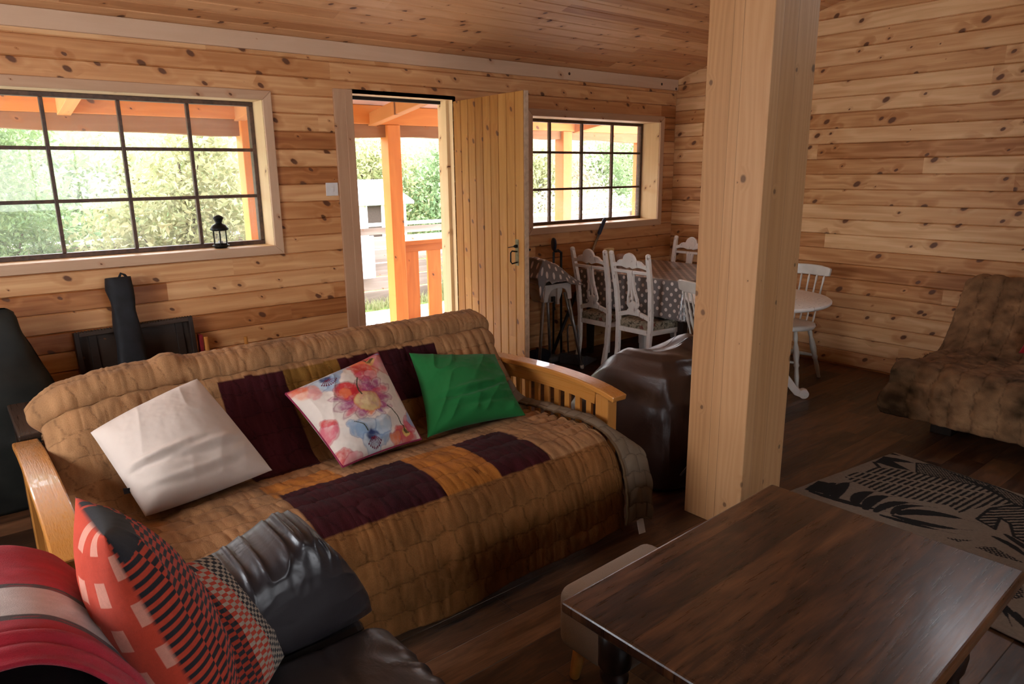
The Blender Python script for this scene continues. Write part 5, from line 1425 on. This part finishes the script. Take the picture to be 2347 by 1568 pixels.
sf_ = MB().prism([(.2, 2.36), (1.9, 2.15), (1.9, 2.18), (.2, 2.39)], (-9, 0, 0), (0, 1, 0), (0, 0, 1), (14, 0, 0)).build('veranda_roof', M_soffit); tag(sf_, kind='structure')
for k, (xx, where) in enumerate(((-4.88, 'through the third pane of the wide window'), (-3.66, 'at the right end of the wide window'), (-2.46, 'at the top of the open doorway'), (.12, 'through the small window'))):
    r = MB().prism([(.2, 2.20), (1.50, 2.02), (1.50, 2.13), (.2, 2.33)], (xx - .04, 0, 0), (0, 1, 0), (0, 0, 1), (.085, 0, 0)).build('veranda_rafter', M_ory, bevel=.004)
    tag(r, 'orange timber rafter seen ' + where, 'rafter', 'veranda rafters')
for xx, where in ((-3.665, 'right edge of the wide window'), (-2.325, 'middle of the open doorway'), (-.105, 'left half of the small window'), (1.22, 'right edge of the small window')):
    p_ = MB().box(xx, xx + .135, 1.46, 1.60, -.12, 2.035).build('veranda_post', M_orz, bevel=.006)
    tag(p_, 'orange stained veranda post seen in the ' + where, 'post', 'veranda posts')
rl = thing('veranda_railing', 'orange balustrade with wide boards between veranda posts beyond the doorway', 'railing', (-2.19, 1.53, -.12))
MB().box(0, 2.08, -.05, .06, 1.035, 1.075).build('top_rail', M_or, rl, bevel=.006)
MB().box(0, 2.08, -.02, .03, .965, 1.035).build('under_rail', M_or, rl, bevel=.003)
MB().box(0, 2.08, -.04, .05, .245, .285).build('bottom_rail', M_or, rl, bevel=.004)
for k in range(8):
    x = .03 + k * .262
    MB().box(x, x + .155, .0, .028, .285, .97).build('baluster', M_orz, rl, bevel=.003)

# fence across the yard
fn = thing('fence', 'weathered grey board fence with a pale top rail across the yard', 'fence', (0, 4.0, -.13))
MB().box(-8, 11, -.07, .05, 1.045, 1.085).build('cap_rail', M_pale, fn, bevel=.004)
for k, (z0, z1) in enumerate(((.0, .17), (.185, .355), (.37, .54), (.555, .725), (.74, .90), (.93, 1.02))):
    MB().box(-8, 11, .02 if k < 5 else .03, .045, z0, z1).build('board', M_grey, fn, bevel=.003)
for k in range(12):
    x = -7.2 + k * 1.6
    MB().box(x - .05, x + .05, -.05, .03, 0, 1.05).build('fence_post', M_greyz, fn, bevel=.005)
wp = MB().box(-1.63, -1.215, 3.925, 3.949, .24, .80).build('white_panel', M_whiteb); tag(wp, 'white rectangular board fixed to the fence left of the doorway post', 'panel')
# garden shed
sd_ = thing('shed', 'white boarded shed with a grey roof and dark doorway beyond the fence', 'shed', (.55, 8.6, -.13), math.radians(6))
for k in range(8):
    MB().prism([(-.015, 0), (0, 0), (0, .155), (-.004, .155)], (-1.3, -.70, k * .15), (0, 1, 0), (0, 0, 1), (2.4, 0, 0)).build('cladding_board', M_whiteb, sd_)
MB().box(-1.3, 1.1, -.70, .9, 0, 1.22).build('wall', M_whiteb, sd_)
MB().box(.16, .48, -.735, -.69, .45, 1.12).build('doorway', plain('dark_brown_opening', (.05, .03, .022), .8), sd_)
for x in (.13, .48): MB().box(x, x + .03, -.745, -.70, .4, 1.15).build('door_trim', M_whiteb, sd_)
MB().prism([(-.86, 1.14), (.1, 1.56), (1.05, 1.18), (1.05, 1.23), (.1, 1.61), (-.86, 1.19)], (-1.4, 0, 0), (0, 1, 0), (0, 0, 1), (2.6, 0, 0)).build('roof', plain('pale_grey_roofing', (.5, .5, .5), .7), sd_)

# ---- trees and shrubs
def leafmat(name, c, c2):
    g = G(name, .55, .3)
    rnd = g.nd('ShaderNodeNewGeometry').outputs['Random Per Island']
    g.base(g.ramp(rnd, [(.0, c), (.55, tuple((a + b) / 2 for a, b in zip(c, c2))), (1., c2)]))
    tl = g.t.nodes.new('ShaderNodeBsdfTranslucent'); mx = g.t.nodes.new('ShaderNodeMixShader'); mx.inputs[0].default_value = .35
    g.put(tl.inputs[0], tuple(min(1, x * 1.3) for x in c2))
    g.t.links.new(g.b.outputs[0], mx.inputs[1]); g.t.links.new(tl.outputs[0], mx.inputs[2]); g.t.links.new(mx.outputs[0], g.out.inputs[0])
    return g.m
ML = {'maple': leafmat('pale_spring_leaves', (.17, .22, .075), (.42, .40, .22)), 'dark': leafmat('dark_green_leaves', (.055, .11, .036), (.18, .25, .10)), 'mid': leafmat('mid_green_leaves', (.115, .195, .082), (.27, .34, .17)), 'blossom': leafmat('pinkish_spring_leaves', (.23, .21, .13), (.50, .39, .31))}
M_trunk = plain('tree_bark', (.10, .07, .05), .9, var=.3)
def tree(label, base, blobs, n, size, kind, seed, group, trunk=.07, cat='tree'):
    """blobs: ellipsoids (dx, dy, z, rx, ry, rz) about the base"""
    n = int(n * 1.7); rs = np.random.RandomState(seed)
    t = thing('tree' if cat == 'tree' else 'shrub', label, cat, base, 0, group)
    w = np.array([b[3] * b[4] * b[5] for b in blobs]) ** .7; w /= w.sum()
    k = rs.choice(len(blobs), n, p=w); B = np.array(blobs)[k]
    d = rs.normal(size=(n, 3)); d /= np.linalg.norm(d, axis=1, keepdims=True)
    r = rs.rand(n) ** .45
    clump = 1 + .22 * np.sin(d[:, :1] * 9 + seed) * np.sin(d[:, 1:2] * 8) + .15 * np.sin(d[:, 2:] * 13)
    c = B[:, :3] + d * r[:, None] * B[:, 3:] * clump
    u = rs.normal(size=(n, 3)); u /= np.linalg.norm(u, axis=1, keepdims=True)
    v = np.cross(u, rs.normal(size=(n, 3))); v /= np.linalg.norm(v, axis=1, keepdims=True)
    s = size * .72 * (.6 + .8 * rs.rand(n, 1))
    nrm_ = np.cross(u, v)
    V = np.stack([c - u * s, c + v * s * .45 + nrm_ * s * .15, c + u * s, c - v * s * .45 + nrm_ * s * .15], 1).reshape(-1, 3)
    V[:, 2] = np.maximum(V[:, 2], .02)
    me = np_mesh('foliage', V, np.arange(4 * n).reshape(n, 4), smoothf=False)
    link_mesh('foliage', me, ML[kind], t)
    tm = MB(); top = max(b[2] for b in blobs)
    tm.tube([(0, 0, -.05), (.03, .02, top * .5), (.0, .05, top)], [trunk, trunk * .8, trunk * .3], 8)
    tm.build('trunk', M_trunk, t)
    for b in blobs[:5]:
        MB().tube([(.02, .02, b[2] * .45), (b[0] * .5, b[1] * .5, b[2] * .8), (b[0], b[1], b[2] + b[5] * .4)], [trunk * .45, trunk * .35, trunk * .15], 6).build('branch', M_trunk, t)
    return t
GT = 'trees and shrubs outside'
tree('pale young maple close to the wide window, right of the dark bush', (-3.75, 3.05, -.12), [(0, 0, 1.5, .75, .5, .7), (.45, .1, 1.2, .6, .5, .6), (-.5, .1, 1.1, .6, .5, .6), (.25, 0, 2.0, .55, .4, .5), (0, 0, .7, .9, .5, .5)], 5200, .055, 'maple', 1, GT, .03)
tree('dark green bush filling the left of the wide window', (-5.35, 3.0, -.12), [(0, 0, .9, .6, .5, .8), (.25, 0, .5, .6, .5, .5), (-.3, 0, 1.6, .6, .5, .7), (.1, 0, 2.1, .5, .5, .5), (.3, .1, 1.2, .4, .4, .6)], 7500, .038, 'dark', 2, GT, .03)
tree('green bush behind the dark bush at the left of the wide window', (-5.3, 5.6, -.12), [(0, 0, 1.6, 1.0, .8, 1.0), (.6, 0, 1.1, .8, .7, .8), (-.3, 0, 2.3, .8, .7, .5)], 6000, .05, 'mid', 3, GT, .04)
far = [(-4.75, 6.6, 'mid', 2.45), (-3.6, 7.4, 'maple', 2.5), (-5.6, 9.5, 'mid', 2.6), (-2.2, 10.5, 'mid', 2.7), (.2, 11.5, 'blossom', 2.85), (2.6, 11.0, 'maple', 2.9), (4.8, 10.5, 'mid', 2.75), (6.6, 9.5, 'maple', 2.6), (8.2, 10.5, 'blossom', 2.75), (10.4, 11.0, 'mid', 2.85), (13., 12., 'dark', 2.95), (-8.4, 10., 'dark', 2.9)]
labs = ['green tree straight behind the young maple in the wide window', 'pale tree just behind and right of the young maple in the wide window', 'bushy green tree beyond the right part of the wide window', 'green tree seen between the wide window edge and the door jamb', 'pinkish tree behind the shed in the doorway', 'pale tree behind the doorway post', 'mid green tree right of the post in the doorway', 'tall pale tree seen between the open door and the small window', 'pinkish tree beyond the left panes of the small window', 'green tree beyond the middle of the small window', 'dark tree beyond the right panes of the small window', 'dark tree far beyond the left end of the wide window']
for k, ((x, y, kind, h), lab) in enumerate(zip(far, labs)):
    rs = random.Random(k + 40)
    bl = [(0, 0, h * .45, 1.2, 1.0, h * .42), (.9, 0, h * .35, 1.0, .9, h * .32), (-.9, .1, h * .35, 1.0, .9, h * .33), (.3, 0, h * .75, 1.0, .9, h * .28), (-.4, .2, h * .7, .9, .8, h * .26), (0, -.2, h * .15, 1.4, .8, h * .18)]
    tree(lab, (x, y, -.12), bl, 5200, .085, kind, 50 + k, GT, .08)
tree('low green hedge bush above the fence seen in the small window', (7.2, 5.6, -.12), [(0, 0, .8, 1.3, .5, .7), (1.4, 0, .9, 1.1, .5, .7), (-1.3, 0, .8, 1.0, .5, .6)], 6500, .045, 'mid', 90, GT, .04, 'bush')
tree('pale hedge bush above the fence seen through the left panes of the small window', (3.3, 5.2, -.12), [(0, 0, .8, 1.1, .5, .7), (1.0, 0, .8, .9, .5, .6)], 4500, .045, 'blossom', 91, GT, .04, 'bush')
# grass tuft by the fence
def tuft(name, label, cx, cy, wx, wy, n, h, seed):
    rs = np.random.RandomState(seed)
    b = np.c_[cx + (rs.rand(n) - .5) * wx, cy + (rs.rand(n) - .5) * wy, np.full(n, -.13)]
    hh = h * (.4 + rs.rand(n)); ln = rs.normal(size=(n, 2)) * .35 * hh[:, None]
    w_ = rs.normal(size=(n, 2)); w_ /= np.linalg.norm(w_, axis=1, keepdims=True); w_ *= .006
    tip = b + np.c_[ln, hh]; midp = b + np.c_[ln * .35, hh * .6]
    W3 = np.c_[w_, np.zeros(n)]
    V = np.stack([b - W3, b + W3, midp + W3 * .7, midp - W3 * .7, tip, tip + W3 * .05], 1).reshape(-1, 3)
    i = np.arange(n)[:, None] * 6
    F = np.vstack([i + np.array([0, 1, 2, 3]), i + np.array([3, 2, 5, 4])])
    o = link_mesh(name, np_mesh(name, V, F, smoothf=False), ML['maple']); tag(o, label, 'grass', kind='stuff'); return o
tuft('grass_strip', 'strip of yellowish grass at the foot of the fence', .2, 3.74, 5.5, .34, 2600, .10, 5)
tuft('tall_grass', 'tall grass tuft behind the railing', -.18, 3.75, .26, .2, 110, .6, 6)

# ================================================================== LIGHT, CAMERA
w = bpy.data.worlds.new('bright_overcast_sky'); SC.world = w; w.use_nodes = True
nt = w.node_tree; bg = nt.nodes['Background']
tcn = nt.nodes.new('ShaderNodeTexCoord'); sp_ = nt.nodes.new('ShaderNodeSeparateXYZ'); rp_ = nt.nodes.new('ShaderNodeValToRGB')
nt.links.new(tcn.outputs['Generated'], sp_.inputs[0]); nt.links.new(sp_.outputs[2], rp_.inputs[0]); nt.links.new(rp_.outputs[0], bg.inputs[0])
rp_.color_ramp.elements[0].color = (.95, .96, 1, 1); rp_.color_ramp.elements[1].color = (.80, .88, 1, 1)
bg.inputs[1].default_value = SKY_STRENGTH

def lamp(name, typ, loc, to, energy, color=(1, 1, 1), **k):
    l = bpy.data.lights.new(name, typ); l.energy = energy; l.color = color
    for a, b in k.items(): setattr(l, a, b)
    o = bpy.data.objects.new(name, l); COL.objects.link(o); o.location = loc
    o.rotation_euler = (Vector(to) - Vector(loc)).to_track_quat('-Z', 'Y').to_euler()
    return o
lamp('hazy_sun', 'SUN', (-10, 10, 15), (-10 + .62, 10 - .36, 15 - .85), SUN_STRENGTH, (1, .97, .93), angle=math.radians(14))
# fill light set in the added left and rear windows outside the picture
yc = (WL[0] + WL[1]) / 2; zc = (WL[2] + WL[3]) / 2
lamp('left_window_fill', 'AREA', (XL - .06, yc, zc), (0, yc, zc), E_LEFT, (.93, .96, 1), shape='RECTANGLE', size=WL[1] - WL[0], size_y=WL[3] - WL[2])
xc = (WF[0] + WF[1]) / 2; zc = (WF[2] + WF[3]) / 2
lamp('rear_window_fill', 'AREA', (xc, YF - .06, zc), (xc, 0, zc), E_REAR, (.95, .97, 1), shape='RECTANGLE', size=WF[1] - WF[0], size_y=WF[3] - WF[2])
# portals so the sky is sampled through the openings of the window wall
for nm, (x0, x1, z0, z1) in (('w1', W1), ('w2', W2), ('door', (DR[0], DR[1], 0, DR[3]))):
    o = lamp('daylight_portal_' + nm, 'AREA', ((x0 + x1) / 2, .3, (z0 + z1) / 2), ((x0 + x1) / 2, -1, (z0 + z1) / 2), 1, shape='RECTANGLE', size=x1 - x0, size_y=z1 - z0)
    o.data.cycles.is_portal = True
o = lamp('daylight_portal_gable', 'AREA', (.06, (GW_[0] + GW_[1]) / 2, (GW_[2] + GW_[3]) / 2), (-1, (GW_[0] + GW_[1]) / 2, (GW_[2] + GW_[3]) / 2), 1, shape='RECTANGLE', size=GW_[1] - GW_[0], size_y=GW_[3] - GW_[2])
o.data.cycles.is_portal = True

cam_d = bpy.data.cameras.new('camera'); cam = bpy.data.objects.new('camera', cam_d); COL.objects.link(cam)
cam_d.sensor_width = 36; cam_d.sensor_fit = 'HORIZONTAL'; cam_d.lens = 1615.4 / 2347 * 36
yaw, pitch, roll = math.radians(38.98), math.radians(13.57), math.radians(-.63)
fwd = Vector((math.sin(yaw) * math.cos(pitch), math.cos(yaw) * math.cos(pitch), -math.sin(pitch)))
r0 = Vector((math.cos(yaw), -math.sin(yaw), 0)); u0 = r0.cross(fwd)
rgt = r0 * math.cos(roll) + u0 * math.sin(roll); upv = -r0 * math.sin(roll) + u0 * math.cos(roll)
cam.matrix_world = Matrix(((rgt.x, upv.x, -fwd.x, -5.714), (rgt.y, upv.y, -fwd.y, -4.519), (rgt.z, upv.z, -fwd.z, 1.6), (0, 0, 0, 1)))
cam_d.clip_start = .02
SC.camera = cam
SC.view_settings.view_transform = 'Standard'; SC.view_settings.look = 'None'; SC.view_settings.gamma = 1
SC.view_settings.exposure = EXPO
try: SC.view_settings.use_curve_mapping = False
except Exception: pass
SC.cycles.use_denoising = True
SC.cycles.max_bounces = 10; SC.cycles.diffuse_bounces = 6; SC.cycles.glossy_bounces = 4; SC.cycles.transparent_max_bounces = 16
SC.cycles.sample_clamp_indirect = 6
